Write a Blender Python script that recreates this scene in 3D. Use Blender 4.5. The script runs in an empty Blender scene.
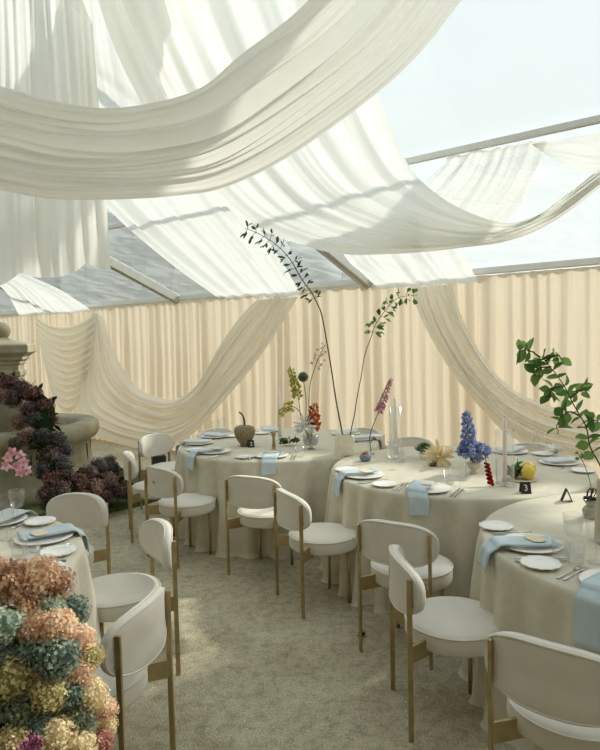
import bpy, math, random
from mathutils import Vector, Matrix, noise
rnd = random.Random(7)
S = bpy.context.scene
COL = S.collection
PI = math.pi
R = math.radians

# ------------------------------------------------------------------ camera
F_PX, PITCH, ROLL, CAM_H = 636.0, 0.060, 0.024, 1.719
cp_, sp_ = math.cos(PITCH), math.sin(PITCH)
right0, up0, fwd = Vector((1, 0, 0)), Vector((0, sp_, cp_)), Vector((0, cp_, -sp_))
cr_, sr_ = math.cos(ROLL), math.sin(ROLL)
right = right0 * cr_ - up0 * sr_
up = right0 * sr_ + up0 * cr_
cam_data = bpy.data.cameras.new('camera')
cam = bpy.data.objects.new('camera', cam_data)
COL.objects.link(cam)
M = Matrix((right, up, -fwd)).transposed().to_4x4()
M.translation = Vector((0, 0, CAM_H))
cam.matrix_world = M
cam_data.sensor_width = 36
cam_data.lens = F_PX / 750 * 36
cam_data.clip_start = 0.05
S.camera = cam

def ray(px, py):
    x, y = (px - 300) / F_PX, (py - 375) / F_PX
    return right * x - up * y + fwd
ORG = Vector((0, 0, CAM_H))
def at_z(px, py, z):
    d = ray(px, py); return ORG + d * ((z - CAM_H) / d.z)
def at_y(px, py, y):
    d = ray(px, py); return ORG + d * (y / d.y)
WA, WD = 0.693, 6.3                      # back wall: normal angle and distance
WN = Vector((math.sin(WA), math.cos(WA), 0))
WE = Vector((math.cos(WA), -math.sin(WA), 0))
EAVE, SLOPE = 2.30, 0.41
def at_w(px, py, off=0.0):
    d = ray(px, py); return ORG + d * ((WD - off) / d.dot(WN))
def wall_pt(s, w, z):                    # s along the wall, w into the room
    p = WN * (WD - w) + WE * s
    return Vector((p.x, p.y, z))
def roof_z(w): return EAVE + SLOPE * w
def at_roof(px, py, drop=0.0):
    d = ray(px, py)
    k = (EAVE - drop + SLOPE * WD - CAM_H) / (d.z + SLOPE * d.dot(WN))
    return ORG + d * k

# ------------------------------------------------------------------ materials
def new_mat(name):
    m = bpy.data.materials.new(name); m.use_nodes = True
    nt = m.node_tree; nt.nodes.clear()
    out = nt.nodes.new('ShaderNodeOutputMaterial')
    return m, nt, out
def nd(nt, t, **kw):
    n = nt.nodes.new(t)
    for k, v in kw.items():
        if k in n.inputs.keys(): n.inputs[k].default_value = v
        else: setattr(n, k, v)
    return n
def c4(c): return (c[0], c[1], c[2], 1)
def srgb(r, g, b):
    f = lambda v: (v / 255 / 12.92) if v / 255 <= .04045 else ((v / 255 + .055) / 1.055) ** 2.4
    return (f(r), f(g), f(b))
def solid(name, col, rough=.6, metal=0, var=.12, scale=8, bump=0, bscale=200, spec=.4, col2=None, sheen=0, coat=0):
    m, nt, out = new_mat(name)
    b = nd(nt, 'ShaderNodeBsdfPrincipled')
    b.inputs['Roughness'].default_value = rough
    b.inputs['Metallic'].default_value = metal
    b.inputs['Specular IOR Level'].default_value = spec
    b.inputs['Sheen Weight'].default_value = sheen
    b.inputs['Coat Weight'].default_value = coat
    tc = nd(nt, 'ShaderNodeTexCoord')
    nz = nd(nt, 'ShaderNodeTexNoise', Scale=scale, Detail=5.0)
    nt.links.new(tc.outputs['Object'], nz.inputs['Vector'])
    mx = nd(nt, 'ShaderNodeMix', data_type='RGBA')
    a = col2 if col2 else tuple(max(0, v * (1 - var)) for v in col)
    mx.inputs['A'].default_value = c4(a); mx.inputs['B'].default_value = c4(col)
    rp = nd(nt, 'ShaderNodeMapRange'); rp.inputs['From Min'].default_value = .3; rp.inputs['From Max'].default_value = .7
    nt.links.new(nz.outputs['Fac'], rp.inputs['Value'])
    nt.links.new(rp.outputs['Result'], mx.inputs['Factor'])
    nt.links.new(mx.outputs['Result'], b.inputs['Base Color'])
    if bump:
        n2 = nd(nt, 'ShaderNodeTexNoise', Scale=bscale, Detail=3.0)
        nt.links.new(tc.outputs['Object'], n2.inputs['Vector'])
        bp = nd(nt, 'ShaderNodeBump', Strength=bump, Distance=.004)
        nt.links.new(n2.outputs['Fac'], bp.inputs['Height'])
        nt.links.new(bp.outputs['Normal'], b.inputs['Normal'])
    nt.links.new(b.outputs['BSDF'], out.inputs['Surface'])
    return m
def gauze(name, col, trans=.45, clear=.1, weave=.05, warm=None):
    m, nt, out = new_mat(name)
    tc = nd(nt, 'ShaderNodeTexCoord')
    nz = nd(nt, 'ShaderNodeTexNoise', Scale=3.0, Detail=6.0)
    nt.links.new(tc.outputs['Object'], nz.inputs['Vector'])
    mx = nd(nt, 'ShaderNodeMix', data_type='RGBA')
    mx.inputs['A'].default_value = c4(tuple(v * (1 - weave) for v in col)); mx.inputs['B'].default_value = c4(col)
    nt.links.new(nz.outputs['Fac'], mx.inputs['Factor'])
    d = nd(nt, 'ShaderNodeBsdfDiffuse'); t = nd(nt, 'ShaderNodeBsdfTranslucent')
    nt.links.new(mx.outputs['Result'], d.inputs['Color'])
    if warm: t.inputs['Color'].default_value = c4(warm)
    else: nt.links.new(mx.outputs['Result'], t.inputs['Color'])
    m1 = nd(nt, 'ShaderNodeMixShader'); m1.inputs[0].default_value = trans
    nt.links.new(d.outputs[0], m1.inputs[1]); nt.links.new(t.outputs[0], m1.inputs[2])
    tr = nd(nt, 'ShaderNodeBsdfTransparent')
    m2 = nd(nt, 'ShaderNodeMixShader'); m2.inputs[0].default_value = clear
    nt.links.new(m1.outputs[0], m2.inputs[1]); nt.links.new(tr.outputs[0], m2.inputs[2])
    n2 = nd(nt, 'ShaderNodeTexNoise', Scale=160.0, Detail=2.0)
    nt.links.new(tc.outputs['Object'], n2.inputs['Vector'])
    bp = nd(nt, 'ShaderNodeBump', Strength=.15, Distance=.002)
    nt.links.new(n2.outputs['Fac'], bp.inputs['Height'])
    nt.links.new(bp.outputs['Normal'], d.inputs['Normal'])
    nt.links.new(m2.outputs[0], out.inputs['Surface'])
    return m
def thin_glass(name, tint=(1, 1, 1), refl=.5, haze=.03, hazecol=(.8, .8, .8)):
    m, nt, out = new_mat(name)
    tr = nd(nt, 'ShaderNodeBsdfTransparent'); tr.inputs[0].default_value = c4(tint)
    gl = nd(nt, 'ShaderNodeBsdfGlossy', Roughness=.14)
    lw = nd(nt, 'ShaderNodeLayerWeight', Blend=.35)
    mu = nd(nt, 'ShaderNodeMath', operation='MULTIPLY'); mu.inputs[1].default_value = refl
    nt.links.new(lw.outputs['Facing'], mu.inputs[0])
    m1 = nd(nt, 'ShaderNodeMixShader')
    nt.links.new(mu.outputs[0], m1.inputs[0]); nt.links.new(tr.outputs[0], m1.inputs[1]); nt.links.new(gl.outputs[0], m1.inputs[2])
    df = nd(nt, 'ShaderNodeBsdfDiffuse'); df.inputs[0].default_value = c4(hazecol)
    m2 = nd(nt, 'ShaderNodeMixShader'); m2.inputs[0].default_value = haze
    nt.links.new(m1.outputs[0], m2.inputs[1]); nt.links.new(df.outputs[0], m2.inputs[2])
    nt.links.new(m2.outputs[0], out.inputs['Surface'])
    return m
def petal(name, c1, c2, c3=None):
    """petals: a tint attribute stored per floret blends two or three colours"""
    m, nt, out = new_mat(name)
    at = nd(nt, 'ShaderNodeAttribute', attribute_name='tint')
    cr = nd(nt, 'ShaderNodeValToRGB')
    cr.color_ramp.elements[0].color = c4(c1); cr.color_ramp.elements[1].color = c4(c2)
    if c3:
        e = cr.color_ramp.elements.new(.5); e.color = c4(c3)
    nt.links.new(at.outputs['Fac'], cr.inputs[0])
    d = nd(nt, 'ShaderNodeBsdfDiffuse'); t = nd(nt, 'ShaderNodeBsdfTranslucent')
    nt.links.new(cr.outputs[0], d.inputs[0]); nt.links.new(cr.outputs[0], t.inputs[0])
    mx = nd(nt, 'ShaderNodeMixShader'); mx.inputs[0].default_value = .35
    nt.links.new(d.outputs[0], mx.inputs[1]); nt.links.new(t.outputs[0], mx.inputs[2])
    nt.links.new(mx.outputs[0], out.inputs['Surface'])
    return m

M_gauze = gauze('white_gauze', (.90, .905, .865), .56, .03)
M_shade_lining = gauze('shade_lining', (.90, .89, .84), .48, 0.0)  # cloth of the added light-blocking sheets out of view
M_gauze_thin = gauze('thin_white_gauze', (.90, .90, .86), .5, .20)
M_swag = gauze('ivory_chiffon', (.95, .935, .88), .40, .08)
M_curtain = gauze('cream_curtain', (.80, .75, .66), .42, 0.0, .08, warm=(.74, .65, .50))
M_linen = solid('oatmeal_linen', (.665, .625, .515), .9, var=.10, scale=14, bump=.35, bscale=420, spec=.15)
M_boucle = solid('cream_upholstery', (.77, .74, .675), .95, var=.06, scale=10, bump=.5, bscale=520, spec=.15)
M_brass = solid('aged_brass', (.46, .36, .19), .45, metal=.6, var=.25, scale=18)
M_plate = solid('white_porcelain', (.92, .92, .90), .25, var=.02, coat=.3)
M_napkin = solid('pale_blue_linen', (.56, .66, .72), .9, var=.10, scale=10, bump=.3, bscale=400, spec=.1)
M_napkin_white = solid('bluish_white_linen', (.66, .72, .76), .9, var=.08, scale=10, bump=.3, bscale=400, spec=.1)
M_card = solid('cream_card', (.80, .70, .52), .8, var=.08)
M_steel = solid('polished_steel', (.62, .62, .60), .25, metal=1, var=.05)
M_glass = thin_glass('clear_glass', (.99, .995, .995), .30, .03, (.95, .95, .95))
M_smoke = thin_glass('grey_glass', (.82, .84, .84), .5, .22, (.7, .7, .7))
M_stone = solid('weathered_limestone', (.46, .42, .31), .95, col2=(.26, .24, .165), scale=3.5, bump=.6, bscale=40, spec=.15)
M_stone_dark = solid('wet_stone', (.07, .07, .055), .7, var=.3)
M_alu = solid('grey_aluminium', (.50, .50, .46), .45, metal=.3, var=.1)
M_white_beam = solid('white_profile', (.78, .78, .74), .5, var=.05)
M_moss = solid('green_moss', (.09, .115, .04), 1, col2=(.035, .05, .02), scale=25, bump=.8, bscale=120)
M_leaf_dark = petal('dark_leaves', (.015, .025, .010), (.05, .075, .03))
M_leaf = petal('fresh_leaves', (.06, .15, .04), (.22, .36, .12))
M_leaf_olive = petal('olive_leaves', (.035, .07, .03), (.12, .17, .07))
M_bark = solid('twig_bark', (.10, .085, .05), .9, var=.3, scale=30)
M_stem = solid('green_stem', (.14, .22, .07), .8, var=.2)
M_black = solid('matte_black', (.02, .02, .02), .6, var=.2)
M_ink = solid('pale_ink', (.80, .80, .76), .7, var=.02)
M_wax = solid('white_wax', (.93, .88, .84), .5, var=.03)
M_wax_pink = solid('blush_wax', (.92, .77, .74), .5, var=.03)

# gravel
def gravel():
    m, nt, out = new_mat('pale_gravel')
    b = nd(nt, 'ShaderNodeBsdfPrincipled', Roughness=1.0)
    b.inputs['Specular IOR Level'].default_value = .1
    tc = nd(nt, 'ShaderNodeTexCoord')
    n1 = nd(nt, 'ShaderNodeTexNoise', Scale=1.3, Detail=8.0, Roughness=.65)
    n2 = nd(nt, 'ShaderNodeTexNoise', Scale=120.0, Detail=6.0, Roughness=.75)
    v = nd(nt, 'ShaderNodeTexVoronoi', Scale=230.0)
    n3 = nd(nt, 'ShaderNodeTexNoise', Scale=16.0, Detail=6.0, Roughness=.7)
    for n in (n1, n2, n3, v): nt.links.new(tc.outputs['Object'], n.inputs['Vector'])
    r1 = nd(nt, 'ShaderNodeValToRGB')
    r1.color_ramp.elements[0].position = .35; r1.color_ramp.elements[1].position = .68
    r1.color_ramp.elements[0].color = (.52, .465, .335, 1); r1.color_ramp.elements[1].color = (.76, .705, .55, 1)
    nt.links.new(n1.outputs['Fac'], r1.inputs[0])
    r2 = nd(nt, 'ShaderNodeValToRGB')
    r2.color_ramp.elements[0].position = .36; r2.color_ramp.elements[1].position = .56
    r2.color_ramp.elements[0].color = (.50, .48, .44, 1); r2.color_ramp.elements[1].color = (1, 1, 1, 1)
    nt.links.new(n2.outputs['Fac'], r2.inputs[0])
    mx = nd(nt, 'ShaderNodeMix', data_type='RGBA', blend_type='MULTIPLY'); mx.inputs['Factor'].default_value = .8
    nt.links.new(r1.outputs[0], mx.inputs['A']); nt.links.new(r2.outputs[0], mx.inputs['B'])
    mx2 = nd(nt, 'ShaderNodeMix', data_type='RGBA', blend_type='OVERLAY'); mx2.inputs['Factor'].default_value = .3
    r3 = nd(nt, 'ShaderNodeValToRGB'); r3.color_ramp.elements[0].position = .30; r3.color_ramp.elements[1].position = .55
    r3.color_ramp.elements[0].color = (.48, .46, .40, 1); r3.color_ramp.elements[1].color = (1, 1, 1, 1)
    nt.links.new(n3.outputs['Fac'], r3.inputs[0])
    mx3 = nd(nt, 'ShaderNodeMix', data_type='RGBA', blend_type='MULTIPLY'); mx3.inputs['Factor'].default_value = .7
    nt.links.new(mx.outputs['Result'], mx3.inputs['A']); nt.links.new(r3.outputs[0], mx3.inputs['B'])
    bw = nd(nt, 'ShaderNodeRGBToBW'); nt.links.new(v.outputs['Color'], bw.inputs[0])
    nt.links.new(mx3.outputs['Result'], mx2.inputs['A']); nt.links.new(bw.outputs[0], mx2.inputs['B'])
    hs = nd(nt, 'ShaderNodeHueSaturation', Saturation=1.0)
    nt.links.new(mx2.outputs['Result'], hs.inputs['Color'])
    nt.links.new(hs.outputs['Color'], b.inputs['Base Color'])
    ad = nd(nt, 'ShaderNodeMath', operation='ADD')
    nt.links.new(n2.outputs['Fac'], ad.inputs[0]); nt.links.new(v.outputs['Distance'], ad.inputs[1])
    bp = nd(nt, 'ShaderNodeBump', Strength=.6, Distance=.008)
    nt.links.new(ad.outputs[0], bp.inputs['Height']); nt.links.new(bp.outputs['Normal'], b.inputs['Normal'])
    nt.links.new(b.outputs[0], out.inputs['Surface'])
    return m
M_gravel = gravel()
# clear roof foil: crumpled in places
def foil(name, lo, hi):
    m, nt, out = new_mat(name)
    tc = nd(nt, 'ShaderNodeTexCoord')
    mp = nd(nt, 'ShaderNodeMapping'); mp.inputs['Scale'].default_value = (1.2, 3.0, 1.0); mp.inputs['Rotation'].default_value = (0, 0, .5)
    nz = nd(nt, 'ShaderNodeTexNoise', Scale=1.6, Detail=9.0, Roughness=.7, Distortion=1.2)
    nt.links.new(tc.outputs['Object'], mp.inputs['Vector']); nt.links.new(mp.outputs[0], nz.inputs['Vector'])
    rp = nd(nt, 'ShaderNodeMapRange'); rp.inputs['From Min'].default_value = .42; rp.inputs['From Max'].default_value = .75
    rp.inputs['To Min'].default_value = lo; rp.inputs['To Max'].default_value = hi
    nt.links.new(nz.outputs['Fac'], rp.inputs['Value'])
    tr = nd(nt, 'ShaderNodeBsdfTransparent'); tr.inputs[0].default_value = (.885, .91, .905, 1)
    gl = nd(nt, 'ShaderNodeBsdfTranslucent'); gl.inputs[0].default_value = (.62, .65, .64, 1)
    mx = nd(nt, 'ShaderNodeMixShader')
    nt.links.new(rp.outputs['Result'], mx.inputs[0]); nt.links.new(tr.outputs[0], mx.inputs[1]); nt.links.new(gl.outputs[0], mx.inputs[2])
    g2 = nd(nt, 'ShaderNodeBsdfGlossy', Roughness=.12)
    m2 = nd(nt, 'ShaderNodeMixShader'); m2.inputs[0].default_value = .05
    nt.links.new(mx.outputs[0], m2.inputs[1]); nt.links.new(g2.outputs[0], m2.inputs[2])
    nt.links.new(m2.outputs[0], out.inputs['Surface'])
    return m
M_foil = foil('clear_roof_foil', .06, .10)
M_foil_worn = foil('crumpled_roof_foil', .10, .40)

# ------------------------------------------------------------------ mesh building
class MB:
    def __init__(s): s.v = []; s.f = []; s.t = []; s.cur = None
    def add(s, vs, fs, tint=None):
        o = len(s.v); s.v += [tuple(v) for v in vs]; s.f += [tuple(i + o for i in f) for f in fs]
        s.t += [tint if tint is not None else .5] * len(vs)
    def box(s, c, d, rot=0):
        x, y, z = d[0] / 2, d[1] / 2, d[2] / 2; c = Vector(c); q = Matrix.Rotation(rot, 3, 'Z')
        vs = [c + q @ Vector((a * x, b * y, e * z)) for a in (-1, 1) for b in (-1, 1) for e in (-1, 1)]
        s.add(vs, [(0, 1, 3, 2), (4, 6, 7, 5), (0, 4, 5, 1), (2, 3, 7, 6), (0, 2, 6, 4), (1, 5, 7, 3)])
    def tube(s, pts, rad, n=8, cap=True, tint=None, flat=None):
        pts = [Vector(p) for p in pts]; m = len(pts)
        rs = rad if isinstance(rad, (list, tuple)) else [rad] * m
        vs = []; prev = None
        for i, p in enumerate(pts):
            d = (pts[min(i + 1, m - 1)] - pts[max(i - 1, 0)]).normalized()
            if prev is None:
                a = d.orthogonal().normalized()
            else:
                a = (prev - d * prev.dot(d)).normalized()
            prev = a; b = d.cross(a)
            for k in range(n):
                th = 2 * PI * k / n
                vs.append(p + (a * math.cos(th) + b * math.sin(th)) * rs[i])
        fs = [(i * n + k, i * n + (k + 1) % n, (i + 1) * n + (k + 1) % n, (i + 1) * n + k) for i in range(m - 1) for k in range(n)]
        if cap: fs += [tuple(range(n - 1, -1, -1)), tuple((m - 1) * n + k for k in range(n))]
        s.add(vs, fs, tint)
    def lathe(s, prof, n=24, c=(0, 0, 0), wave=None):
        c = Vector(c); vs = []; idx = []
        for j, (r, z) in enumerate(prof):
            if r < 1e-6:
                idx.append([len(vs)]); vs.append(c + Vector((0, 0, z)))
            else:
                row = []
                for k in range(n):
                    th = 2 * PI * k / n; rr = r * (wave(th, j) if wave else 1)
                    row.append(len(vs)); vs.append(c + Vector((rr * math.cos(th), rr * math.sin(th), z)))
                idx.append(row)
        fs = []
        for a, b in zip(idx, idx[1:]):
            for k in range(n):
                k2 = (k + 1) % n
                if len(a) == 1 and len(b) == 1: continue
                if len(a) == 1: fs.append((a[0], b[k2], b[k]))
                elif len(b) == 1: fs.append((a[k], a[k2], b[0]))
                else: fs.append((a[k], a[k2], b[k2], b[k]))
        s.add(vs, fs)
    def ball(s, c, r, n=12, sx=1, sy=1, sz=1, tint=None):
        c = Vector(c); m = max(4, n // 2); vs = [c + Vector((0, 0, r * sz))]; fs = []
        for i in range(1, m):
            ph = PI * i / m
            for k in range(n):
                th = 2 * PI * k / n
                vs.append(c + Vector((r * sx * math.sin(ph) * math.cos(th), r * sy * math.sin(ph) * math.sin(th), r * sz * math.cos(ph))))
        vs.append(c - Vector((0, 0, r * sz)))
        for k in range(n):
            fs.append((0, 1 + k, 1 + (k + 1) % n)); L = len(vs) - 1; b = 1 + (m - 2) * n
            fs.append((L, b + (k + 1) % n, b + k))
        for i in range(m - 2):
            for k in range(n):
                a = 1 + i * n
                fs.append((a + k, a + n + k, a + n + (k + 1) % n, a + (k + 1) % n))
        s.add(vs, fs, tint)
    def leaf(s, base, d, nrm, L, W, tint=.5, fold=.15, droop=.15, tip=.0):
        d = d.normalized(); side = d.cross(nrm)
        if side.length < 1e-4: side = d.orthogonal()
        side.normalize(); n2 = side.cross(d).normalized()
        prof = [(0, .06), (.22, .75), (.5, 1), (.78, .62), (1, tip)]
        vs = []
        for t, w in prof:
            c = base + d * (L * t) - n2 * (droop * L * t * t)
            vs += [c + side * (W / 2 * w) + n2 * (fold * W * w), c, c - side * (W / 2 * w) + n2 * (fold * W * w)]
        fs = []
        for i in range(4):
            a = i * 3
            fs += [(a, a + 1, a + 4, a + 3), (a + 1, a + 2, a + 5, a + 4)]
        s.add(vs, fs, tint)
    def mesh(s, name, smooth=True, tint=False):
        me = bpy.data.meshes.new(name); me.from_pydata(s.v, [], s.f); me.update()
        if smooth: me.polygons.foreach_set('use_smooth', [True] * len(me.polygons))
        if tint:
            at = me.attributes.new('tint', 'FLOAT', 'POINT'); at.data.foreach_set('value', s.t)
        return me
    def build(s, name, mat, parent=None, smooth=True, tint=False, bevel=0, subsurf=0):
        o = bpy.data.objects.new(name, s.mesh(name, smooth, tint)); COL.objects.link(o)
        o.data.materials.append(mat)
        if parent: o.parent = parent
        if bevel:
            b = o.modifiers.new('bevel', 'BEVEL'); b.width = bevel; b.segments = 2; b.limit_method = 'ANGLE'; b.angle_limit = R(40)
        if subsurf:
            u = o.modifiers.new('subsurf', 'SUBSURF'); u.levels = subsurf; u.render_levels = subsurf
        return o
def tag(o, label, cat, group=None, kind=None):
    o['label'] = label; o['category'] = cat
    if group: o['group'] = group
    if kind: o['kind'] = kind
    return o
def struct(o): o['kind'] = 'structure'; return o
def empty(name, loc=(0, 0, 0), rz=0):
    o = bpy.data.objects.new(name, None); COL.objects.link(o)
    o.location = loc; o.rotation_euler = (0, 0, rz); o.empty_display_size = .1
    return o
def dup(root, loc=None, rz=None):
    c = root.copy(); COL.objects.link(c)
    if loc is not None: c.location = loc
    if rz is not None: c.rotation_euler = (0, 0, rz)
    for ch in list(root.children):
        d = ch.copy(); COL.objects.link(d); d.parent = c
        for g in list(ch.children):
            e = g.copy(); COL.objects.link(e); e.parent = d
    return c
def spline(pts, n):
    pts = [Vector(p) for p in pts]; m = len(pts) - 1; out = []
    for i in range(n):
        t = i / (n - 1) * m; k = min(int(t), m - 1); u = t - k
        p1, p2 = pts[k], pts[k + 1]
        p0 = pts[k - 1] if k > 0 else p1 * 2 - p2
        p3 = pts[k + 2] if k + 2 <= m else p2 * 2 - p1
        out.append(.5 * ((2 * p1) + (p2 - p0) * u + (2 * p0 - 5 * p1 + 4 * p2 - p3) * u * u + (3 * p1 - p0 - 3 * p2 + p3) * u ** 3))
    return out
def wob(x, y, z=0): return noise.noise(Vector((x, y, z)))

# ------------------------------------------------------------------ setting
g = MB(); g.add([(-30, -8, 0), (30, -8, 0), (30, 40, 0), (-30, 40, 0)], [(0, 1, 2, 3)])
struct(g.build('floor', M_gravel))

# pleated curtain along the back wall
s0, s1 = -17.0, 5.0
mb = MB(); ns = 2400; nz_ = 14; TOP = 2.30
ph = []
acc = 0
for i in range(ns + 1):
    s = s0 + (s1 - s0) * i / ns
    acc += (s1 - s0) / ns * (2 * PI / (.17 * (1 + .75 * wob(s * 2.1, 3.1))))
    ph.append(acc)
vs = []
for j in range(nz_ + 1):
    z = TOP * j / nz_; k = 1 - j / nz_
    for i in range(ns + 1):
        s = s0 + (s1 - s0) * i / ns
        a = (.030 + .034 * k) * (.30 + 2.2 * abs(wob(s * 1.9, 9.7)))
        sn = math.sin(ph[i] + .9 * wob(s * 1.3, z * .9))
        off = a * (sn if sn < 0 else sn ** .6) + .030 * wob(s * 9, z * .25, 4.0) + .014 * wob(s * 30, z * .3, 6.0) + .04 * k * wob(s * 2.4, z * .8, 8)
        vs.append(wall_pt(s, .03 + off, z))
fs = [(j * (ns + 1) + i, j * (ns + 1) + i + 1, (j + 1) * (ns + 1) + i + 1, (j + 1) * (ns + 1) + i) for j in range(nz_) for i in range(ns)]
mb.add(vs, fs)
struct(mb.build('wall_back', M_curtain))

M_dark_lining = solid('lined_curtain', (.62, .57, .48), .95)
for nm, s_ in (('wall_left', -17.0), ('wall_right', 5.0)):
    mb = MB(); n = 160; vs = []
    for j in range(3):
        for i in range(n + 1):
            w_ = 2 * 6.6 * i / n; top = EAVE + SLOPE * (w_ if w_ < 6.6 else 13.2 - w_)
            vs.append(wall_pt(s_ + .04 * math.sin(i * 1.7), w_, top * j / 2))
    mb.add(vs, [(j * (n + 1) + i, j * (n + 1) + i + 1, (j + 1) * (n + 1) + i + 1, (j + 1) * (n + 1) + i) for j in range(2) for i in range(n)])
    struct(mb.build(nm, M_dark_lining))
# roof foil, eave beam, purlin, rafters
RIDGE_W = 6.6
def roof_sheet(name, w0, w1, mat, mirror=False, n=50):
    mb = MB(); vs = []
    for j in range(n + 1):
        w = w0 + (w1 - w0) * j / n
        for i in range(n + 1):
            vs.append(wall_pt(-17 + 23 * i / n, w, roof_z(2 * RIDGE_W - w if mirror else w) + .09))
    mb.add(vs, [(j * (n + 1) + i, j * (n + 1) + i + 1, (j + 1) * (n + 1) + i + 1, (j + 1) * (n + 1) + i) for j in range(n) for i in range(n)])
    return struct(mb.build(name, mat))
roof_sheet('ceiling', 1.80, RIDGE_W, M_foil)
roof_sheet('ceiling_2', 0, 1.80, M_foil_worn)
roof_sheet('ceiling_3', RIDGE_W, 2 * RIDGE_W, solid('opaque_tent_roof', (.62, .60, .54), .8, var=.05), True)
mb = MB(); n = 500; vs = []
for j in range(9):
    for i in range(n + 1):
        t = -17 + 22 * i / n
        vs.append(wall_pt(t, 2 * RIDGE_W + .03 * math.sin(t * 36 + wob(t, 1)), 2.3 * j / 8))
mb.add(vs, [(j * (n + 1) + i, j * (n + 1) + i + 1, (j + 1) * (n + 1) + i + 1, (j + 1) * (n + 1) + i) for j in range(8) for i in range(n)])
struct(mb.build('wall_front', M_dark_lining))
def beam(name, p0, p1, w, h, mat):
    p0, p1 = Vector(p0), Vector(p1); d = (p1 - p0).normalized()
    sd = d.cross(Vector((0, 0, 1))).normalized(); u = sd.cross(d)
    b = MB(); vs = []
    for p in (p0, p1):
        for a, c in ((-1, -1), (1, -1), (1, 1), (-1, 1)): vs.append(p + sd * (a * w / 2) + u * (c * h / 2))
    b.add(vs, [(0, 1, 2, 3), (7, 6, 5, 4), (0, 4, 5, 1), (1, 5, 6, 2), (2, 6, 7, 3), (3, 7, 4, 0)])
    # centre groove rib of the extrusion
    vs = []
    for p in (p0, p1):
        for a, c in ((-.15, -1.25), (.15, -1.25), (.15, -.98), (-.15, -.98)): vs.append(p + sd * (a * w / 2) + u * (c * h / 2))
    b.add(vs, [(0, 1, 2, 3), (7, 6, 5, 4), (0, 4, 5, 1), (1, 5, 6, 2), (2, 6, 7, 3), (3, 7, 4, 0)])
    return struct(b.build(name, mat, smooth=False, bevel=.004))
beam('trim_1', wall_pt(-17, .0, EAVE + .05), wall_pt(5, .0, EAVE + .05), .10, .06, M_white_beam)
rs = [-7.6, -4.15, -.70, 2.75]
for i, s in enumerate([-11.05] + rs):
    beam('trim_%d' % (2 + i), wall_pt(s, .0, roof_z(0) + .02), wall_pt(s, RIDGE_W, roof_z(RIDGE_W) + .02), .11, .12, M_alu)
beam('trim_8', wall_pt(-17, 1.80, roof_z(1.80) + .04), wall_pt(5, 1.80, roof_z(1.80) + .04), .05, .045, M_white_beam)
beam('trim_9', wall_pt(-17, RIDGE_W, roof_z(RIDGE_W) + .04), wall_pt(5, RIDGE_W, roof_z(RIDGE_W) + .04), .10, .10, M_alu)

# ------------------------------------------------------------------ drapery
def loft(name, A, B, label, cat='drape', mat=None, hem=0, nu=150, nv=70, amp=.03, freq=9, along=1.6, seed=0, pinch=(1, 1), edge=0, group=None, bias=1.0):
    """cloth between two edge curves; folds run along the edges' length"""
    a, b = spline(A, nu), spline(B, nu)
    grid = []
    for i in range(nu):
        row = []
        for j in range(nv):
            v = j / (nv - 1)
            row.append(a[i].lerp(b[i], v ** bias))
        grid.append(row)
    vs = []
    for i in range(nu):
        u = i / (nu - 1)
        env = (pinch[0] * (1 - u) + pinch[1] * u)
        env *= min(1, .55 + 3 * min(u, 1 - u))
        for j in range(nv):
            v = j / (nv - 1)
            du = grid[min(i + 1, nu - 1)][j] - grid[max(i - 1, 0)][j]
            dv = grid[i][min(j + 1, nv - 1)] - grid[i][max(j - 1, 0)]
            nrm = du.cross(dv)
            nrm = nrm.normalized() if nrm.length > 1e-9 else Vector((0, 0, 1))
            h = wob(v * freq + .8 * wob(u * along * 1.5, v * 2, seed + 5), u * along, seed) * 1.2
            h += .55 * wob(v * freq * 2.3, u * along * 1.3, seed + 11)
            h += .25 * wob(v * freq * 5, u * along * 2, seed + 23)
            e = min(1, .35 + 5 * min(v, 1 - v)) if edge == 0 else 1
            q = grid[i][j] + nrm * (amp * h * env * e)
            if hem and u > .6: q.z -= hem * ((u - .6) / .4) ** 2 * (abs(math.sin(v * 11 + 2 * wob(v * 3, seed))) - .3)
            vs.append(q)
    mb = MB()
    mb.add(vs, [(i * nv + j, i * nv + j + 1, (i + 1) * nv + j + 1, (i + 1) * nv + j) for i in range(nu - 1) for j in range(nv - 1)])
    o = mb.build(name, mat or M_gauze)
    return tag(o, label, cat, group)
def P(l): return [at_y(*q) for q in l]

# large foreground swag overhead
loft('ceiling_drape',
     P([(-150, 60, 4.3), (-60, 72, 3.9), (0, 86, 3.65), (50, 100, 3.5), (102, 108, 3.4), (150, 103, 3.3), (200, 88, 3.25), (240, 55, 3.2), (300, 8, 3.15), (345, -45, 3.1), (380, -95, 3.05)]),
     P([(-150, 160, 4.1), (-60, 180, 3.75), (0, 190, 3.5), (50, 199, 3.35), (115, 200, 3.2), (180, 196, 3.08), (230, 186, 3.0), (300, 150, 2.92), (400, 74, 2.85), (462, 0, 2.82), (520, -80, 2.8)]),
     'largest white gauze swag, nearest overhead, sweeping from top centre down to the left edge', amp=.065, freq=8, along=1.4, seed=1, nu=200, nv=110)
# second swag crossing behind it
loft('ceiling_drape',
     P([(96, -60, 3.6), (98, 0, 3.9), (135, 92, 4.3), (190, 170, 4.9), (245, 222, 5.35), (300, 245, 5.7), (345, 254, 5.7), (400, 252, 5.6), (455, 247, 5.4), (500, 242, 5.2), (545, 225, 5.0), (600, 184, 4.75), (660, 135, 4.5)]),
     P([(330, -110, 2.7), (345, -30, 3.05), (368, 60, 3.75), (385, 112, 4.05), (407, 160, 4.45), (425, 182, 4.7), (455, 204, 5.05), (490, 219, 5.08), (520, 222, 5.05), (545, 211, 4.95), (572, 190, 4.8), (602, 168, 4.65), (660, 128, 4.45)]),
     'long white gauze swag behind the largest one, sagging mid-room and rising to the right edge', amp=.075, freq=10, along=1.3, seed=4, nu=220, nv=110)
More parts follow.
